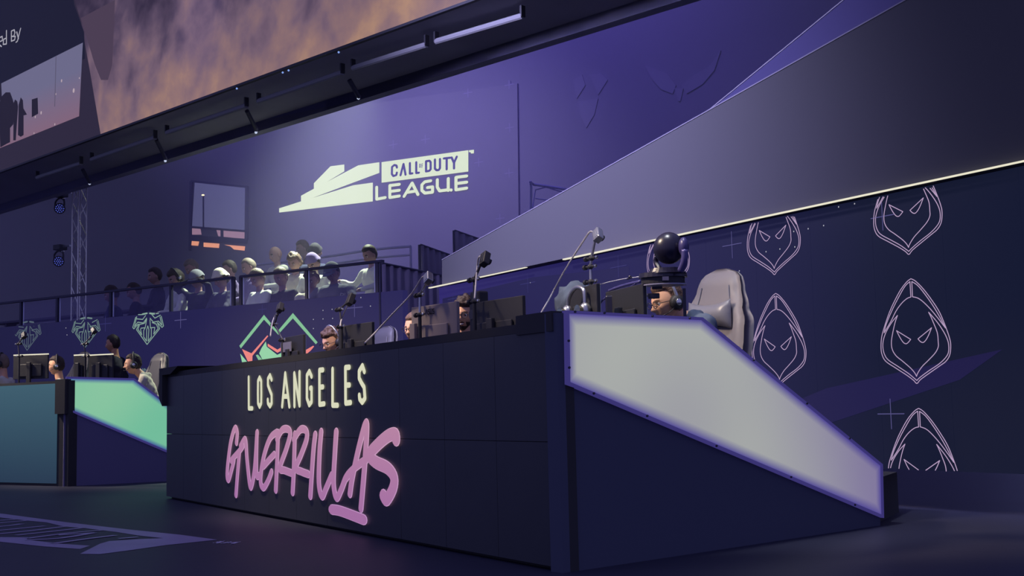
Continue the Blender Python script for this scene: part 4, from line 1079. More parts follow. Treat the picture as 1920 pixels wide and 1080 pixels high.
    o = link('person', B, [CL[top] if isinstance(top, str) else top, skin, TROUSER, SHOE, LIPS, hairm, hairm], T)
    tag(o, label, 'person', group)
    def child(nm, bmx, m, lab=None, smooth=True):
        c = link(nm, bmx, m, T, o, smooth)
        if lab: c['label'] = lab
        return c
    for s in (-1, 1):
        bmx = bmesh.new(); e = HW(V((s * 0.031, 0.0765, 0.003))); ball(bmx, e, 0.0115, 3)
        fd2 = M3 @ V((0, 1, 0))
        for fc in bmx.faces:
            fc.material_index = 1 if (fc.calc_center_median() - e).normalized().dot(fd2) > 0.80 else 0
        child('eye', bmx, [EYEW, IRIS])
    # hair
    if hair != 'bald' and hair is not None:
        bmx = bmesh.new(); D, Fc = ICO[sub]; pos = []; msk = []
        for d, p in zip(D, HEADS[sub]):
            line = {'short': 0.070, 'curly': 0.060, 'long': 0.062, 'crop': 0.074, 'receding': 0.085}[hair]
            hl = line - 0.115 * sst(0.032, -0.035, p.y) - (0.03 * sst(0.03, -0.04, p.y))
            if hair == 'long': hl -= 0.06 * sst(0.04, -0.05, p.y)
            mk = sst(hl - 0.006, hl + 0.018, p.z)
            th = {'short': 0.012, 'curly': 0.022, 'long': 0.022, 'crop': 0.007, 'receding': 0.010}[hair]
            am = {'short': 0.005, 'curly': 0.020, 'long': 0.006, 'crop': 0.002, 'receding': 0.004}[hair]
            nz = noise.noise(V(p) * (45 if hair != 'curly' else 38) + V((seed, 3, 1))) + 0.5 * noise.noise(V(p) * 90 + V((1, seed, 2)))
            if hair == 'short': th *= 0.55 + 0.9 * sst(0.0, 0.1, p.z)
            off = -0.004 + mk * (0.004 + th + am * nz)
            nrm = V((d[0] / 0.077, d[1] / 0.098, d[2] / 0.122)).normalized()
            pos.append(bmx.verts.new(HW(p + nrm * off))); msk.append(mk)
        for a, b, c in Fc:
            if max(msk[a], msk[b], msk[c]) > 0: bmx.faces.new((pos[a], pos[b], pos[c]))
        for v in [v for v in bmx.verts if not v.link_faces]: bmx.verts.remove(v)
        child('hair', bmx, hairm)
    if cap:
        bmx = bmesh.new(); D, Fc = ICO[4]; pos = []; keep = []
        for d, p in zip(D, HEADS[4]):
            lim = 0.045 if cap != 'beanie' else 0.035
            lim += (-0.02 if p.y < 0 else 0.0) * sst(0, -0.06, p.y)
            nrm = V((d[0] / 0.077, d[1] / 0.098, d[2] / 0.122)).normalized()
            t = 0.026 if cap != 'beanie' else 0.024 + 0.012 * sst(0.08, 0.12, p.z) + (0.006 if lim < p.z < lim + 0.03 else 0)
            pos.append(bmx.verts.new(HW(p + nrm * t))); keep.append(p.z > lim)
        for a, b, c in Fc:
            if keep[a] and keep[b] and keep[c]: bmx.faces.new((pos[a], pos[b], pos[c]))
        for v in [v for v in bmx.verts if not v.link_faces]: bmx.verts.remove(v)
        if cap == 'peaked':
            n = 12; A_ = []; B_ = []
            for i in range(n + 1):
                t = -1.1 + 2.2 * i / n
                p1 = V((0.098 * math.sin(t), 0.115 * math.cos(t), 0.052)); p2 = V((0.085 * math.sin(t), 0.115 * math.cos(t) + 0.07 * math.cos(t * 1.3), 0.040 - 0.010 * abs(math.sin(t))))
                A_.append(p1); B_.append(p2)
            for i in range(n):
                q = [bmx.verts.new(HW(x)) for x in (A_[i], A_[i + 1], B_[i + 1], B_[i])]; bmx.faces.new(q)
                q = [bmx.verts.new(HW(x + V((0, 0, -0.004)))) for x in (A_[i], A_[i + 1], B_[i + 1], B_[i])]; bmx.faces.new(q[::-1])
        child('beanie' if cap == 'beanie' else 'cap', bmx, capm or CL['black'])
    if glasses:
        bmx = bmesh.new()
        for s in (-1, 1):
            ring = [HW(V((s * 0.033 + 0.0235 * math.cos(t * math.pi / 8), 0.108 - 0.02 * abs(0.0235 * math.cos(t * math.pi / 8)) , 0.002 + 0.019 * math.sin(t * math.pi / 8)))) for t in range(17)]
            tube(bmx, ring, 0.0022, 5)
            tube(bmx, [HW(V((s * 0.056, 0.107, 0.008))), HW(V((s * 0.078, 0.06, 0.008))), HW(V((s * 0.084, -0.005, 0.006)))], 0.0022, 5)
        tube(bmx, [HW(V((-0.010, 0.109, 0.006))), HW(V((0, 0.111, 0.009))), HW(V((0.010, 0.109, 0.006)))], 0.0022, 5)
        child('glasses', bmx, BLACK2)
    if headset:
        hm = {'black': BLACK2, 'grey': STEEL}[headset]
        bmx = bmesh.new(); tube(bmx, [HW(V((0.098 * math.cos(t), -0.012, 0.155 * math.sin(t) - 0.005))) for t in [math.pi * i / 14 for i in range(15)]], [0.011] * 15, 8); hs = child('headset_band', bmx, hm)
        for s in (-1, 1):
            bmx = bmesh.new(); cyl(bmx, HW(V((s * 0.080, -0.008, -0.012))), HW(V((s * 0.112, -0.008, -0.012))), 0.046, 0.038, seg=18); c = child('ear_cup', bmx, BLACK2)
            bmx = bmesh.new(); cyl(bmx, HW(V((s * 0.112, -0.008, -0.012))), HW(V((s * 0.116, -0.008, -0.012))), 0.022, 0.018, seg=14); child('ear_cup_badge', bmx, CHROME)
        bmx = bmesh.new(); tube(bmx, smooth_path([HW(V((-0.10, 0.01, -0.03))), HW(V((-0.085, 0.07, -0.06))), HW(V((-0.035, 0.115, -0.068)))], 5), 0.003, 6); ball(bmx, HW(V((-0.032, 0.118, -0.068))), 0.009, 2); child('microphone_boom', bmx, BLACK2)
    PEOPLE.append(o)
    if extra: extra(o, child, HW, neck, L)
    return o

fR = -PD.n; fL = -PL.n
def rot(v, deg): return Matrix.Rotation(math.radians(deg), 3, 'Z') @ v
P_ = lambda w, x, y: PD.shift(w).hit(x, y)
def hoodie_marks(o, child, HW, neck, L):
    bmx = bmesh.new()
    for k in range(2):
        c = neck + L(0.13 + 0.02 * k, -0.03 - 0.0 * k, 0.0); tube(bmx, smooth_path([c + L(-0.02, 0.05, 0.022), c + L(0.012, 0.02, 0.016), c + L(0.035, -0.02, 0.008)], 4), 0.006, 6)
    child('sleeve_mark', bmx, CL['white'], 'white printed marks on the shoulder')
def grin(o, child, HW, neck, L):
    bmx = bmesh.new(); tube(bmx, smooth_path([HW(V((-0.020, 0.088, -0.060))), HW(V((0, 0.097, -0.0645))), HW(V((0.020, 0.088, -0.060)))], 4), 0.0042, 8)
    child('teeth', bmx, EYEW, 'white teeth of a grin')
person('player in slate hoodie, glasses and headset looking down beside the robotic camera', P_(1.32, 1252, 566), rot(fR, -8), RISER, 'slate', SKIN, 'short', HAIR_B, pitch=0.25, glasses=True, headset='grey', beard=False, near=True, lean=0.3, hood=True, extra=hoodie_marks, neck_at=(0, -0.125, -0.085))
person('laughing bearded player with curly hair and glasses framed between two monitors', P_(1.15, 871, 590), rot(fR, 44), RISER, 'black', SKIN, 'curly', HAIR_D, pitch=0.12, roll=-0.1, glasses=True, headset=None, beard=True, near=True, extra=grin)
person('player with glasses half hidden behind the branded monitor', P_(1.15, 779, 617), rot(fR, 30), RISER, 'black', SKIN, 'short', HAIR_B, pitch=0.1, glasses=True, near=True)
person('player with wavy brown hair, glasses and headset behind the desk lettering', P_(1.15, 624, 641), rot(fR, 14), RISER, 'black', SKIN, 'curly', HAIR_B, pitch=0.35, glasses=True, headset='grey', near=True)
Q_ = lambda w, x, y: PL.shift(w).hit(x, y)
person('player in cream hoodie and black headset beside the green light panel', Q_(1.25, 250, 683), rot(fL, -42), RISER, 'cream', SKIN, 'short', HAIR_D, pitch=0.1, headset='black', near=True, hood=True, neck_at=(0, -0.12, -0.14))
person('player with black glasses and headset looking along the far desk', Q_(1.25, 106, 686), rot(fL, -40), RISER, 'white', SKIN, 'short', HAIR_D, pitch=0.05, glasses=True, headset='black', near=True)
person('player in white shirt cut by the picture edge at the far desk', Q_(1.2, 3, 682), rot(fL, -60), RISER, 'white', SKIN, 'short', HAIR_L, pitch=0.1, headset='black', near=False)
person('standing person in dark suit walking in the shade behind the far desk', Q_(2.55, 212, 645), rot(fL, -60), RISER, 'black', SKIN_T, 'short', HAIR_D, pitch=0.1, stand=True, seat=0.9)

# spectators: px, py, row, facing offset, look
S_ = lambda w, x, y: PF.shift(w).hit(x, y)
RZ = {0: 1.40, 1: 1.78, 2: 2.12, 3: 2.45}
RW = {0: 0.60, 1: 1.60, 2: 2.5, 3: 3.35}
CROWD = [
 (210, 552, 0, -50, dict(top='navy', hair='short', pitch=0.3), 'spectator in navy shirt at the dark end of the railing'),
 (252, 546, 0, -45, dict(top='black', hair='crop', hairm=HAIR_D, pitch=0.3), 'spectator with cropped hair in black shirt looking down over the rail'),
 (330, 522, 0, -20, dict(top='white', hair='long', pitch=0.4, headset='black'), 'spectator in white jacket with bowed dark head and headphones'),
 (370, 525, 0, 5, dict(top='black', hair='short', cap='peaked', capm=CL['grey'], pitch=0.35, arms=(((-0.30, 0.12, 0.05), (-0.12, 0.10, 0.17)), ((0.30, 0.12, 0.05), (0.12, 0.10, 0.17)))), 'spectator in dark tee holding a grey cap with both hands'),
 (415, 524, 0, -10, dict(top='plaid', hair='short', cap='beanie', capm=CL['cream'], pitch=0.3, sleeves='short', arms=(((-0.30, 0.16, -0.28), (-0.22, 0.38, -0.36)), ((0.27, 0.12, -0.3), (0.10, 0.34, -0.36)))), 'spectator in flannel shirt and pale beanie with bare forearm on the ledge'),
 (484, 522, 0, -15, dict(top='white', hair='short', hairm=HAIR_L, pitch=0.45), 'spectator in open white jacket looking down beside the double post'),
 (527, 520, 0, 0, dict(top='black', hair='short', hairm=HAIR_L, pitch=0.35), 'fair haired spectator in black jacket between two white jackets'),
 (584, 524, 0, 15, dict(top='cream', hair='curly', hairm=HAIR_B, pitch=0.4), 'spectator in ruffled cream jacket bent behind the middle railing post'),
 (624, 512, 0, 5, dict(top='grey', hair='short', cap='peaked', capm=CL['grey'], pitch=0.42, bulk=1.5, arms=(((-0.42, 0.14, -0.22), (-0.40, 0.36, -0.30)), ((0.42, 0.10, -0.24), (0.36, 0.32, -0.36)))), 'large spectator in grey printed sweatshirt leaning over the rail'),
 (291, 518, 1, -30, dict(top='black', hair='short', pitch=0.1), 'spectator in dark top in the second row left of the headphones'),
 (360, 502, 1, -20, dict(top='navy', hair='short', hairm=HAIR_L, pitch=0.5), 'fair haired spectator bending behind the grey cap'),
 (431, 505, 1, -40, dict(top='violet', hair='short', pitch=0.2), 'spectator in mauve shirt turned sideways behind the pale beanie'),
 (467, 500, 1, -35, dict(top='violet', hair='crop', hairm=HAIR_L, pitch=0.4), 'crop haired spectator in mauve top behind the white jacket'),
 (552, 492, 1, 10, dict(top='cream', hair='curly', hairm=HAIR_B, pitch=0.4), 'wavy haired spectator bowed in cream shirt in the second row'),
 (588, 494, 1, 10, dict(top='white', hair='short', cap='beanie', capm=CL['violet'], pitch=0.5), 'spectator in white top and mauve knitted hat'),
 (517, 478, 2, -15, dict(top='white', hair='bald', pitch=0.2), 'bald spectator in white shirt standing out of the third row'),
 (568, 466, 3, -35, dict(top='navy', hair='short', hairm=HAIR_B, pitch=0.2), 'tallest spectator in the back row in navy top'),
 (592, 474, 2, 30, dict(top='navy', hair='short', cap='beanie', capm=CL['black'], pitch=0.7), 'spectator in dark jacket and black hat bending in the back rows'),
 (694, 478, 1, -15, dict(top='white', hair='short', hairm=HAIR_D, pitch=0.35, arms=(((-0.28, 0.10, -0.28), (-0.20, 0.32, -0.34)), ((0.34, 0.05, -0.20), (0.55, 0.15, -0.16)))), 'spectator in white shirt resting an arm on the end rail by the drapes'),
]
for x, y, row, yaw, kw, lab in CROWD:
    kw.setdefault('bulk', 1.12); kw['pitch'] = kw.get('pitch', 0.2) + 0.12
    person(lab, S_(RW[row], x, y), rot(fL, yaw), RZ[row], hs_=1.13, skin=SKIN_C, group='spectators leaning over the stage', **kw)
# benches for the rows
for row in (0, 1, 2, 3):
    w = RW[row] + 0.35; z = RZ[row]
    b_ = Thing('bench', {0: 'front', 1: 'second', 2: 'third', 3: 'rearmost'}[row] + ' dark bench of the spectator stand', 'bench', PF.pt(us0 + fdir * 0.3, z, -w))
    bm = bmesh.new(); prism(bm, [PF.pt(us0 + fdir * 0.3, z + 0.33, -w + 0.22), PF.pt(us1 - fdir * 0.1, z + 0.33, -w + 0.22), PF.pt(us1 - fdir * 0.1, z + 0.33, -w - 0.12), PF.pt(us0 + fdir * 0.3, z + 0.33, -w - 0.12)], ZUP * 0.04); b_.part('seat', bm, STAND)
    for t in (0.05, 0.35, 0.65, 0.95):
        bm = bmesh.new(); u = us0 + (us1 - us0) * t; box(bm, PF.pt(u, z + 0.165, -w), PF.u * 0.03, PF.n * 0.12, ZUP * 0.165); b_.part('leg', bm, STAND)

# haze hanging over the stand and the arena behind
bm = bmesh.new()
prism(bm, [PF.pt(ub0, 0.02, 0.06), PF.pt(PF.uv(2300, 200)[0], 0.02, 0.06) , PF.pt(PF.uv(2300, 200)[0], 0.02, -15.3), PF.pt(ub0, 0.02, -15.3)], V((0, 0, 13)))
HZ = bpy.data.materials.new('violet_arena_haze'); HZ.use_nodes = True; nt = HZ.node_tree; nt.nodes.remove(nt.nodes['Principled BSDF'])
vs_ = nt.nodes.new('ShaderNodeVolumeScatter'); vs_.inputs['Color'].default_value = (0.66, 0.60, 1.0, 1); vs_.inputs['Density'].default_value = 0.013
nt.links.new(vs_.outputs[0], nt.nodes['Material Output'].inputs['Volume'])
solo('haze', bm, HZ, 'thin violet haze hanging over the spectators and the arena behind them', 'haze', PF.pt(0, 0), kind='stuff')
# print on the sweatshirt of the large spectator
big = [o for o in PEOPLE if 'printed sweatshirt' in o['label']][0]
dg0 = bpy.context.evaluated_depsgraph_get(); dg0.update()
class Chest:
    def pt(s, u, z, off=0):
        o_ = S_(0.2, 620, 548); d = PF.n; st = o_ + PF.u * u + ZUP * z
        ok, loc, nrm, idx = big.ray_cast(st - big.location, d)
        return (big.location + loc - d * 0.006) if ok else st + d * 0.25
bm = bmesh.new(); cst = Chest(); us_ = 1 if PF.u.x > 0 else -1
for k_, st in enumerate(([(0, 0), (0, 1), (.7, .8), (.7, .2), (0, 0)], [(0, 0), (0, 1)], [(.6, 1), (0, 1), (0, .5), (.6, .5), (.6, 0), (0, 0)], [(.6, 0), (0, 0), (0, 1), (.6, 1)], [(0, 0), (0, 1)], [(.6, 0), (0, 0), (0, 1), (.6, 1)], [(0, 1), (0, 0), (.5, 0)])):
    brush(bm, cst, [(us_ * (-0.12 + 0.036 * k_ + 0.03 * a), -0.02 + 0.04 * b) for a, b in st], 0.004, 0.004, 0.0, k=6)
link('shirt_print', bm, CL['white'], big.location, big)['label'] = 'pale blurred lettering on the chest'
# ------------------------------------------------------------------ chairs
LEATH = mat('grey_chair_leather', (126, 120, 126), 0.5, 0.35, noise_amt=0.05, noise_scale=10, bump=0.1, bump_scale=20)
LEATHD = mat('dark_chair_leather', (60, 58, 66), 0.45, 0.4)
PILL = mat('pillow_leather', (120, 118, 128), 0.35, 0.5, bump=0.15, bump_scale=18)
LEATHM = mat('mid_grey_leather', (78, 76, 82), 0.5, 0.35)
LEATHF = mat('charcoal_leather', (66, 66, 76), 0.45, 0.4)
def chair(label, c, face, floor_z, topz, m=LEATH, pillow=True, group='gaming chairs'):
    """c: horizontal position of the backrest centre; topz: height of the backrest top"""
    f = V((face.x, face.y, 0)).normalized(); r = V((f.y, -f.x, 0)); Cc = V((c.x, c.y, floor_z))
    th = Thing('gaming_chair', label, 'chair', Cc + f * 0.22, group)
    hb = topz - floor_z; z0 = 0.46
    def P3(u, v, d): z = z0 + (hb - z0) * v; return Cc + r * u + f * (d + 0.10 - 0.16 * v) + ZUP * z
    def halfw(v):
        pts = [(0, 0.25), (0.25, 0.255), (0.45, 0.275), (0.6, 0.27), (0.72, 0.22), (0.85, 0.18), (0.93, 0.16), (0.975, 0.12), (1.0, 0.045)]
        for (a, x), (b, y) in zip(pts, pts[1:]):
            if v <= b: t = (v - a) / (b - a); t = t * t * (3 - 2 * t) if v < .9 else t; return x + (y - x) * t
        return 0.045
    bm = bmesh.new(); NU, NV = 16, 30; G = []
    for side in (0, 1):
        g = []
        for j in range(NV + 1):
            v = j / NV; w = halfw(v); row = []
            for i in range(NU + 1):
                t = -1 + 2 * i / NU
                bol = 0.055 * sst(0.55, 0.85, abs(t)) * sst(0.86, 0.55, v)
                edge = 1 - abs(t) ** 6
                d = (0.02 + bol + 0.035 * edge) if side == 0 else (-0.02 - 0.035 * edge)
                if v > 0.9: d *= (1 - v) / 0.1 * 0.7 + 0.3
                row.append(bm.verts.new(P3(t * w, v, d)))
            g.append(row)
        G.append(g)
        for j in range(NV):
            for i in range(NU):
                q = (g[j][i], g[j][i + 1], g[j + 1][i + 1], g[j + 1][i]); bm.faces.new(q if side else q[::-1])
    a, b = G
    for j in range(NV):
        bm.faces.new((a[j][0], a[j + 1][0], b[j + 1][0], b[j][0])); bm.faces.new((a[j][NU], b[j][NU], b[j + 1][NU], a[j + 1][NU]))
    for i in range(NU):
        bm.faces.new((a[NV][i], a[NV][i + 1], b[NV][i + 1], b[NV][i])); bm.faces.new((a[0][i], b[0][i], b[0][i + 1], a[0][i + 1]))
    br = th.part('backrest', bm, m, smooth=True)
    bm = bmesh.new(); tube(bm, [P3(-halfw(v) * 0.62, v, 0.058) for v in [0.1 + 0.07 * i for i in range(12)]], 0.004, 5); tube(bm, [P3(halfw(v) * 0.62, v, 0.058) for v in [0.1 + 0.07 * i for i in range(12)]], 0.004, 5)
    th.part('piping', bm, PILL, br)
    if pillow:
        bm = bmesh.new(); N, K = 18, 12; vs = {}
        for i in range(N + 1):
            for j in range(K):
                t = -1 + 2 * i / N; an = 2 * math.pi * j / K
                wz = 0.065 + 0.03 * t * t; wd = 0.05 * (1 - t ** 6) + 0.004
                vs[i, j] = bm.verts.new(P3(t * 0.17, 0.66, 0.085) + ZUP * (wz * math.sin(an)) + f * (wd * math.cos(an)))
        for i in range(N):
            for j in range(K): bm.faces.new((vs[i, j], vs[i + 1, j], vs[i + 1, (j + 1) % K], vs[i, (j + 1) % K]))
        for i in (0, N): bm.faces.new([vs[i, j] for j in range(K)])
        bmesh.ops.recalc_face_normals(bm, faces=bm.faces); th.part('head_pillow', bm, PILL, smooth=True)
        bm = bmesh.new(); c0 = P3(0, 0.42, 0.062)
        for k in range(3): box(bm, c0 + r * (0.02 * (k - 1)) + ZUP * 0.012, r * 0.006, f * 0.001, ZUP * 0.006)
        box(bm, c0 - ZUP * 0.008, r * 0.026, f * 0.001, ZUP * 0.005); th.part('badge', bm, mat('cream_embroidery', (220, 215, 200), 0.8), label='cream stitched badge')
    bm = bmesh.new(); box(bm, Cc + f * 0.30 + ZUP * 0.46, r * 0.25, f * 0.24, ZUP * 0.05, 0.03); th.part('seat', bm, m, smooth=True)
    for s in (-1, 1):
        bm = bmesh.new(); box(bm, Cc + f * 0.26 + r * s * 0.31 + ZUP * 0.66, r * 0.04, f * 0.13, ZUP * 0.018, 0.012); box(bm, Cc + f * 0.24 + r * s * 0.31 + ZUP * 0.54, r * 0.015, f * 0.03, ZUP * 0.11); th.part('armrest', bm, BLACK2)
    bm = bmesh.new(); cyl(bm, Cc + f * 0.26 + ZUP * 0.10, Cc + f * 0.26 + ZUP * 0.42, 0.03, seg=12); th.part('gas_post', bm, DARKMETAL)
    for k in range(5):
        t = 2 * math.pi * k / 5; d = V((math.cos(t), math.sin(t), 0)); h = Cc + f * 0.26
        bm = bmesh.new(); tube(bm, [h + ZUP * 0.11, h + d * 0.28 + ZUP * 0.075], [0.03, 0.018], 8); lg = th.part('base_leg', bm, BLACK2)
        bm = bmesh.new(); cyl(bm, h + d * 0.28 + ZUP * 0.03 - V((-d.y, d.x, 0)) * 0.02, h + d * 0.28 + ZUP * 0.03 + V((-d.y, d.x, 0)) * 0.02, 0.03, seg=12); th.part('caster', bm, BLACK2, lg)
    return th
def topz(pl, x, y): return pl.hit(x, y).z
pc = PD.shift(1.95)
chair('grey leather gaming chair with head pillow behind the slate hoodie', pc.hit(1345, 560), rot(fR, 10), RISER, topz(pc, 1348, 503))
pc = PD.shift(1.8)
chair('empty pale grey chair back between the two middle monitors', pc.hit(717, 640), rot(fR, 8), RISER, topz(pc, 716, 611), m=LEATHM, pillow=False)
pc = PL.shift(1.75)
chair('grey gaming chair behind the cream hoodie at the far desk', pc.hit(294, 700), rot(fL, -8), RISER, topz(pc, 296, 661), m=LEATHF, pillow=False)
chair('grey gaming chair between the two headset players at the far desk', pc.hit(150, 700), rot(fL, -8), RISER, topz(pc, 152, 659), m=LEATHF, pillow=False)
pc = PD.shift(1.95)
pcx = pc
# ------------------------------------------------------------------ monitors
def solve_right(P1_, x2, y2, w):
    """point on the pixel column x2 at the height of P1_ at distance w (the nearer one)"""
    r_ = ray(x2, y2); r2 = V((r_.x, r_.y, 0)).normalized(); p = V((P1_.x, P1_.y, 0))
    b = p.dot(r2); c = p.length_squared - w * w; disc = b * b - c
    t = b - math.sqrt(max(0, disc)); return r2 * t
def monitor(label, w, x1, y1, x2, y2, width=0.55, height=0.34, m=BLACK2, back_panels=False, word=False, desk_z=1.01, pl=None, stand_dx=0.5, tilt=0, strip=None):
    pl = pl or PD
    A_ = pl.shift(w).hit(x1, y1); q = solve_right(A_, x2, y2, width); Bq = V((q.x, q.y, A_.z))
    ax = (Bq - A_).normalized(); n = V((-ax.y, ax.x, 0))
    if n.dot(A_) < 0: n = -n            # away from the viewer: the screen side
    wd = (Bq - A_).length; topz_ = A_.z
    height = min(height, topz_ - desk_z - 0.05)
    mid = (A_ + Bq) / 2
    th = Thing('monitor', label, 'monitor', V((mid.x, mid.y, desk_z)))
    c = V((mid.x, mid.y, topz_ - height / 2))
    bm = bmesh.new(); box(bm, c + n * 0.012, ax * wd / 2, n * 0.012, ZUP * height / 2, 0.004); sh = th.part('back_shell', bm, m)
    bm = bmesh.new(); box(bm, c + n * 0.026, ax * (wd / 2 - 0.008), n * 0.001, ZUP * (height / 2 - 0.008)); th.part('screen', bm, emat('lit_game_screen', (90, 100, 130), 1.0), sh)
    bm = bmesh.new(); box(bm, c - n * 0.012 - ZUP * height * 0.14, ax * wd * 0.34, n * 0.008, ZUP * height * 0.26, 0.006); th.part('rear_housing', bm, m, sh)
    sx = c + ax * wd * (stand_dx - 0.5)
    bm = bmesh.new(); box(bm, V((sx.x, sx.y, (desk_z + c.z) / 2 + 0.03)) - n * 0.035, ax * 0.03, n * 0.014, ZUP * ((c.z - desk_z) / 2 + 0.03), 0.006); th.part('stand_neck', bm, m)
    bm = bmesh.new(); box(bm, V((sx.x, sx.y, desk_z + 0.008)) - n * 0.02, ax * 0.12, n * 0.10, ZUP * 0.008, 0.004); th.part('stand_foot', bm, m)
    if back_panels:
        for (a, b, cc, d) in ((-0.35, 0.12, 0.12, 0.36), (-0.38, 0.14, -0.28, 0.0)):
            bm = bmesh.new(); box(bm, c + ax * wd * (a + b) / 2 + ZUP * height * (cc + d) / 2 - n * 0.028, ax * wd * (b - a) / 2, n * 0.003, ZUP * height * (d - cc) / 2); th.part('label_sticker', bm, mat('grey_sticker', (120, 118, 135), 0.6))
    if word:
        Mx = bmesh.new()
        class MP:
            def pt(s, u, z, off=0): return c + ax * u + ZUP * z - n * (off + 0.002)
        mp = MP(); x0, z0 = -0.09, height * 0.5 - 0.058
        for st in ([(0, 0), (0.016, 0.032), (0.024, 0)], [(0.045, 0.03), (0.030, 0.028), (0.032, 0.016), (0.044, 0.014), (0.044, 0.0), (0.030, 0.0)], [(0.052, 0.032), (0.052, 0.0), (0.068, 0.0), (0.068, 0.032)], [(0.090, 0.03), (0.076, 0.028), (0.078, 0.016), (0.090, 0.014), (0.090, 0.0), (0.076, 0.0)]):
            brush(Mx, mp, [(x0 + a * 1.15, z0 + b) for a, b in st], 0.0028, 0.0028, 0.003, k=6)
        th.part('lettering', Mx, mat('near_black_print', (10, 10, 14), 0.5))
    if strip:
        bm = bmesh.new(); box(bm, c + ZUP * (height / 2 + 0.006) + n * 0.01, ax * wd / 2, n * 0.008, ZUP * 0.007); th.part('light_strip', bm, TRIML, sh, label='glowing strip along the top edge')
    return th, A_, Bq, ax, n
GREYB = mat('grey_monitor_back', (140, 128, 128), 0.5, 0.3, noise_amt=0.06)
mons = {}
mons[1] = monitor('narrow angled monitor with grey stickers in front of the mountain emblem', 0.45, 527, 634, 568, 619, 0.52, back_panels=True)
mons[2] = monitor('dark monitor right behind the wavy haired player', 0.45, 634, 612, 697, 604, 0.50)
mons[3] = monitor('broad monitor with grey back and printed brand word', 0.45, 771, 577, 856, 561, 0.52, m=GREYB, word=True, stand_dx=0.15)
mons[4] = monitor('black monitor beside the laughing player', 0.45, 880, 569, 979, 550, 0.56)
mons[5] = monitor('black monitor next to the corner cap with a camera pole on top', 0.85, 1068, 545, 1118, 534, 0.42, stand_dx=0.4)
mons[6] = monitor('black monitor in the shade before the robotic camera', 1.0, 1135, 548, 1205, 541, 0.50)
for k, (x1, x2, lab) in enumerate(((25, 90, 'black monitor with lit top edge nearest the picture edge on the far desk'), (138, 160, 'small piece of black monitor with lit top edge beside the far chair'), (166, 211, 'black monitor with lit top edge under the standing person'))):
    monitor(lab, 0.55, x1, 667, x2, 665.5 if k == 0 else 668, {0: 0.5, 1: 0.18, 2: 0.36}[k], 0.30, pl=PL, strip=True)
bm = bmesh.new()
a_ = PL.shift(0.7).hit(213, 668); b_ = PL.shift(0.7).hit(232, 668)
# black boards between the far players
solo_pts = [PL.shift(0.62).hit(x, y) for x, y in ((212, 660), (236, 660))]
# ------------------------------------------------------------------ webcam arms
def webcam(label, w, joints, headpx, cable, desk_z=1.01, light=False, pl=None):
    """joints: pixel list from clamp upwards"""
    pl = (pl or PD).shift(w)
    pts = [pl.hit(*p) for p in joints]
    base = V((pts[0].x, pts[0].y, desk_z))
    th = Thing('camera_arm', label, 'camera arm', base)
    HM = STEEL if light else DARKMETAL
    bm = bmesh.new(); cyl(bm, base, pts[0], 0.012, seg=8); th.part('pole', bm, BLACK2)
    bm = bmesh.new(); box(bm, base + ZUP * 0.01, PD.u * 0.05, PD.n * 0.05, ZUP * 0.01, 0.004); th.part('base_plate', bm, BLACK2)
    for a, b in zip(pts, pts[1:]):
        bm = bmesh.new(); cyl(bm, a, b, 0.009, 0.007, seg=8); th.part('arm_segment', bm, HM)
        ax = pl.u
        bm = bmesh.new(); ball(bm, a, 0.018, 2); cyl(bm, a - ax * 0.045, a + ax * 0.045, 0.008, seg=8); cyl(bm, a + ax * 0.045, a + ax * 0.065, 0.016, seg=8); jt = th.part('joint', bm, BLACK2)
        bm = bmesh.new(); ball(bm, a - ax * 0.05, 0.013, 1); th.part('knob', bm, CHROME, jt)
    h = pl.hit(*headpx); up = (h - pts[-1]).normalized()
    f2 = (pl.n - ZUP * 0.5).normalized(); s2_ = f2.cross(up).normalized(); u3 = s2_.cross(f2).normalized()
    bm = bmesh.new(); box(bm, h, s2_ * 0.045, f2 * 0.022, u3 * 0.026, 0.006); hd_ = th.part('camera_body', bm, STEEL if light else BLACK2)
    bm = bmesh.new(); cyl(bm, h + f2 * 0.02 , h + f2 * 0.04, 0.018, seg=14); th.part('lens', bm, BLACK2, hd_)
    bm = bmesh.new(); cyl(bm, pts[-1], h, 0.008, seg=8); ball(bm, pts[-1], 0.013, 2); th.part('ball_head', bm, HM)
    for k in range(3):
        bm = bmesh.new(); box(bm, h - f2 * 0.023 + u3 * (0.012 * (k - 1)), s2_ * 0.034, f2 * 0.002, u3 * 0.003); th.part('heat_fin', bm, HM, hd_)
    if cable:
        cp = [h] + [pl.hit(*p) for p in cable[:-1]] + [PD.shift(0.15).hit(*cable[-1])]
        bm = bmesh.new(); tube(bm, smooth_path(cp, 6), 0.0055, 6); th.part('cable', bm, CABLE if light else CABLE, label='thin pale cable looping down to the desk')
    return th
webcam('camera arm on the narrow angled monitor, farthest along the near desk', 0.42, [(530, 637), (517, 606), (521, 583)][0:1] + [(515, 608), (520, 590)], (525, 577), [(512, 600), (507, 630)])
webcam('camera arm rising beside the wavy haired player', 0.42, [(640, 612), (637, 580), (650, 568)], (657, 562), [(648, 580), (640, 600), (638, 612)])
webcam('camera arm with long trailing cable on the grey monitor', 0.42, [(787, 590), (787, 553), (800, 530)], (803, 522), [(792, 520), (770, 553), (735, 590), (705, 622), (684, 643)], light=True)
webcam('camera arm on the tall pole beside the laughing player', 0.40, [(889, 565), (889, 524), (902, 495)], (909, 486), [(898, 482), (894, 510), (890, 560)])
webcam('tallest camera arm with pale head near the corner of the desk', 0.95, [(1108, 528), (1107, 500), (1109, 484), (1116, 450)], (1121, 441), [(1108, 434), (1095, 450), (1060, 505), (1030, 560), (1008, 598)], light=True)
webcam('small camera arm at the far desk in front of the middle crest', 0.5, [(160, 668), (158, 645), (170, 632)], (176, 620), None, pl=PL)
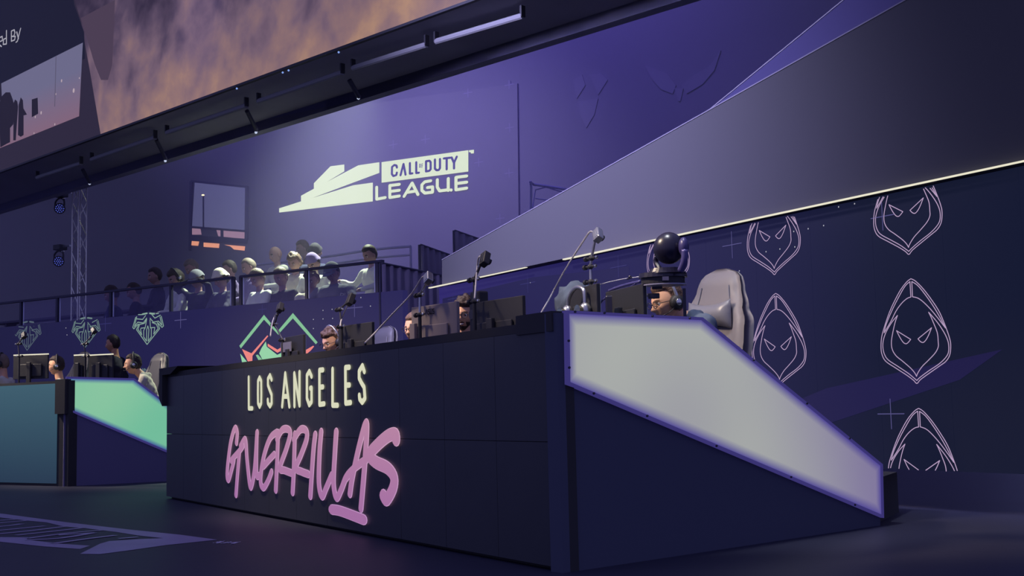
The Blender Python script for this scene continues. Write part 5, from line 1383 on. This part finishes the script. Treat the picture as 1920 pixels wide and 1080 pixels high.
webcam('small camera arm at the far desk in front of the outermost crest', 0.5, [(36, 668), (34, 645), (40, 636)], (45, 629), None, pl=PL)

# drapery arm clamp column boxes beside monitor four
bm = bmesh.new(); c = PD.shift(0.5).hit(899, 590)
box(bm, V((c.x, c.y, 1.01 + (c.z - 1.01) / 2 + 0.07)), PD.u * 0.055, PD.n * 0.035, ZUP * ((c.z - 1.01) / 2 + 0.07), 0.01)
th = Thing('speaker_box', 'black upright box standing between the grey monitor and the black monitor', 'speaker', V((c.x, c.y, 1.01)))
th.part('cabinet', bm, BLACK2)
bm = bmesh.new(); cyl(bm, c - PD.n * 0.052, c - PD.n * 0.058, 0.03, seg=16); th.part('grille', bm, DARKMETAL)

# headset resting on the corner of the desk
PH = PD.shift(0.75)
hs = Thing('headset', 'silver grey headset lying on the desk corner beside the end monitor', 'headset', PH.hit(1062, 592))
hc = PH.hit(1064, 575); k = PH.hit(1064, 575).y / FPX
bm = bmesh.new(); tube(bm, smooth_path([hc + PH.u * 0.0 + ZUP * -0.03, hc + ZUP * 0.05 - PH.u * 0.02, hc + ZUP * 0.10 - PH.u * 0.09 , hc + ZUP * 0.08 - PH.u * 0.17, hc + ZUP * 0.0 - PH.u * 0.18], 6), 0.012); hs.part('headband', bm, STEEL, smooth=True)
for sg_ in (0, -0.18):
    bm = bmesh.new(); ball(bm, hc + PH.u * sg_ + ZUP * -0.035, 0.045, 3, (0.8, 0.8, 1)); cp_ = hs.part('ear_cup', bm, STEEL, smooth=True)
    bm = bmesh.new(); bmesh.ops.create_cone(bm, cap_ends=True, segments=16, radius1=0.03, radius2=0.024, depth=0.03, matrix=Matrix.Translation(hc + PH.u * sg_ + ZUP * -0.035 - PH.n * 0.04) @ PH.n.to_track_quat('Z', 'Y').to_matrix().to_4x4()); hs.part('cup_cover', bm, CHROME, cp_)
# grey jacket heaped beside the headset
bm = bmesh.new(); c = PD.shift(1.0).hit(1080, 566)
bmesh.ops.create_icosphere(bm, subdivisions=4, radius=1)
for v in bm.verts:
    d = v.co.normalized(); n_ = 1 + 0.18 * noise.noise(d * 2.2) + 0.10 * noise.noise(d * 5); v.co = c + (PD.u * d.x * 0.15 + PD.n * d.y * 0.11 + ZUP * d.z * 0.13) * n_ - ZUP * 0.01
solo('folded_jacket', bm, CL['slate'], 'slate grey jacket heaped on the desk behind the silver headset', 'jacket', V((c.x, c.y, 1.01)), smooth=True)

# ------------------------------------------------------------------ robotic camera
PR = PD.shift(1.02)
rc = PR.hit(1245, 590)
rcam = Thing('robotic_camera', 'black robotic camera with domed hood and ring base standing in front of the hooded player', 'camera', V((rc.x, rc.y, 1.01)))
def RP(x, y, d=0.0): return PR.hit(x, y) - PR.n * d
NAVYP = mat('glossy_black_plastic', (34, 32, 52), 0.3, 0.5)
kx = rc.y / FPX
vdir = (CAM - RP(1245, 500)); vdir.z = 0; vdir.normalize(); vr = V((-vdir.y, vdir.x, 0))
if vr.x < 0: vr = -vr
dome = RP(1254, 466)
bm = bmesh.new(); bmesh.ops.create_icosphere(bm, subdivisions=4, radius=1)
for v in bm.verts:
    d = v.co.copy(); v.co = dome + vr * d.x * 29 * kx + vdir * d.y * 25 * kx + ZUP * d.z * (31 * kx) * (1 if d.z > 0 else 0.95)
rcam.part('domed_hood', bm, NAVYP, smooth=True)
bm = bmesh.new(); ball(bm, RP(1282, 462) - vdir * 0.02, 13 * kx, 3, (0.75, 1, 1.4)); rcam.part('motor_housing', bm, mat('violet_grey_plastic', (64, 58, 110), 0.35, 0.5), smooth=True)
bm = bmesh.new(); tube(bm, smooth_path([RP(1284, 468), RP(1283, 490), RP(1276, 508)], 4), 6.5 * kx, 10); rcam.part('yoke_arm', bm, mat('violet_grey_metal', (92, 86, 140), 0.35, 0.5, 0.3), smooth=True)
bm = bmesh.new(); tube(bm, smooth_path([RP(1232, 480), RP(1230, 492), RP(1240, 508)], 4), 5 * kx, 10); rcam.part('yoke_arm', bm, NAVYP, smooth=True)
def disc(name, cx, cy, rpx, h0, h1, m, r2=None, flatd=0.7):
    c = RP(cx, cy); bm = bmesh.new(); seg = 28; A_ = []; B_ = []
    for i in range(seg):
        t = 2 * math.pi * i / seg; o = vr * math.cos(t) + vdir * math.sin(t) * flatd
        A_.append(bm.verts.new(c + o * rpx * kx - ZUP * h0 * kx)); B_.append(bm.verts.new(c + o * (r2 or rpx) * kx + ZUP * h1 * kx))
    for i in range(seg): bm.faces.new((A_[i], A_[(i + 1) % seg], B_[(i + 1) % seg], B_[i]))
    bm.faces.new(A_[::-1]); bm.faces.new(B_); return rcam.part(name, bm, m)
disc('upper_ring', 1250, 508, 36, 5, 5, NAVYP, 30)
disc('ring_base', 1243, 517, 46, 4, 5, NAVYP, 44)
ctr = disc('control_band', 1243, 527, 41, 5, 6, BLACK2)
for x in (1212, 1240, 1248):
    bm = bmesh.new(); cc = RP(x, 525) + vdir * (math.sqrt(max(0, 1 - ((x - 1243) / 41) ** 2)) * 41 * 0.7 * kx + 0.002); box(bm, cc, vr * (10 if x == 1212 else 6) * kx, vdir * 0.002, ZUP * 3.6 * kx); rcam.part('window', bm, mat('grey_display', (96, 92, 120), 0.3, 0.5), ctr)
disc('under_plate', 1245, 534, 42, 1.5, 1, mat('pale_under_plate', (150, 148, 170), 0.4, 0.4))
bm = bmesh.new(); c = RP(1207, 560); z0_, z1_ = 1.01, RP(1207, 533).z
box(bm, V((c.x, c.y, (z0_ + z1_) / 2)), vr * 5 * kx, vdir * 5 * kx, ZUP * (z1_ - z0_) / 2); rcam.part('column', bm, mat('grey_column', (98, 96, 118), 0.4, 0.4))
bm = bmesh.new(); c = RP(1284, 560) - vdir * 0.15; z1_ = RP(1284, 536).z
box(bm, V((c.x, c.y, (z0_ + z1_) / 2)), vr * 3 * kx, vdir * 4 * kx, ZUP * (z1_ - z0_) / 2); rcam.part('column', bm, NAVYP)
bm = bmesh.new(); tube(bm, [RP(1140, 549), RP(1200, 552), RP(1222, 554)], [3.5 * kx, 3 * kx, 3.5 * kx], 8); rcam.part('side_arm', bm, NAVYP)
bm = bmesh.new(); box(bm, RP(1226, 555), vr * 11 * kx, vdir * 6 * kx, ZUP * 5 * kx, 0.004); rcam.part('viewfinder', bm, NAVYP)
bm = bmesh.new(); box(bm, RP(1232, 539), vr * 10 * kx, vdir * 6 * kx, ZUP * 4 * kx, 0.004); rcam.part('sensor_block', bm, NAVYP)
for pts, r_ in (([(1142, 545), (1155, 540), (1170, 535), (1185, 531), (1200, 528)], 3.0), ([(1140, 550), (1158, 546), (1172, 548), (1180, 540), (1192, 532)], 2.0), ([(1118, 535), (1150, 527), (1176, 522), (1200, 519)], 1.0), ([(1120, 580), (1128, 565), (1140, 556), (1155, 552)], 2.0)):
    bm = bmesh.new(); tube(bm, smooth_path([RP(*p) for p in pts], 5), r_ * kx, 8); rcam.part('cable', bm, mat('violet_sheen_cable', (70, 66, 120), 0.3, 0.6) if r_ > 1 else CABLE, smooth=True)
bm = bmesh.new(); ball(bm, RP(1181, 519), 3.2 * kx, 2); cyl(bm, RP(1176, 523), RP(1186, 520), 1.8 * kx, seg=8); rcam.part('knob', bm, NAVYP)
bm = bmesh.new(); box(bm, RP(1160, 572) , vr * 26 * kx, vdir * 5 * kx, ZUP * 20 * kx, 0.01); rcam.part('power_box', bm, NAVYP)
for x, y in ((1187, 571), (1186, 577), (1183, 586)):
    bm = bmesh.new(); ball(bm, RP(x, y) + vdir * 5.5 * kx, 0.9 * kx, 1); rcam.part('indicator', bm, emat('violet_indicator', (150, 150, 200), 1.0))
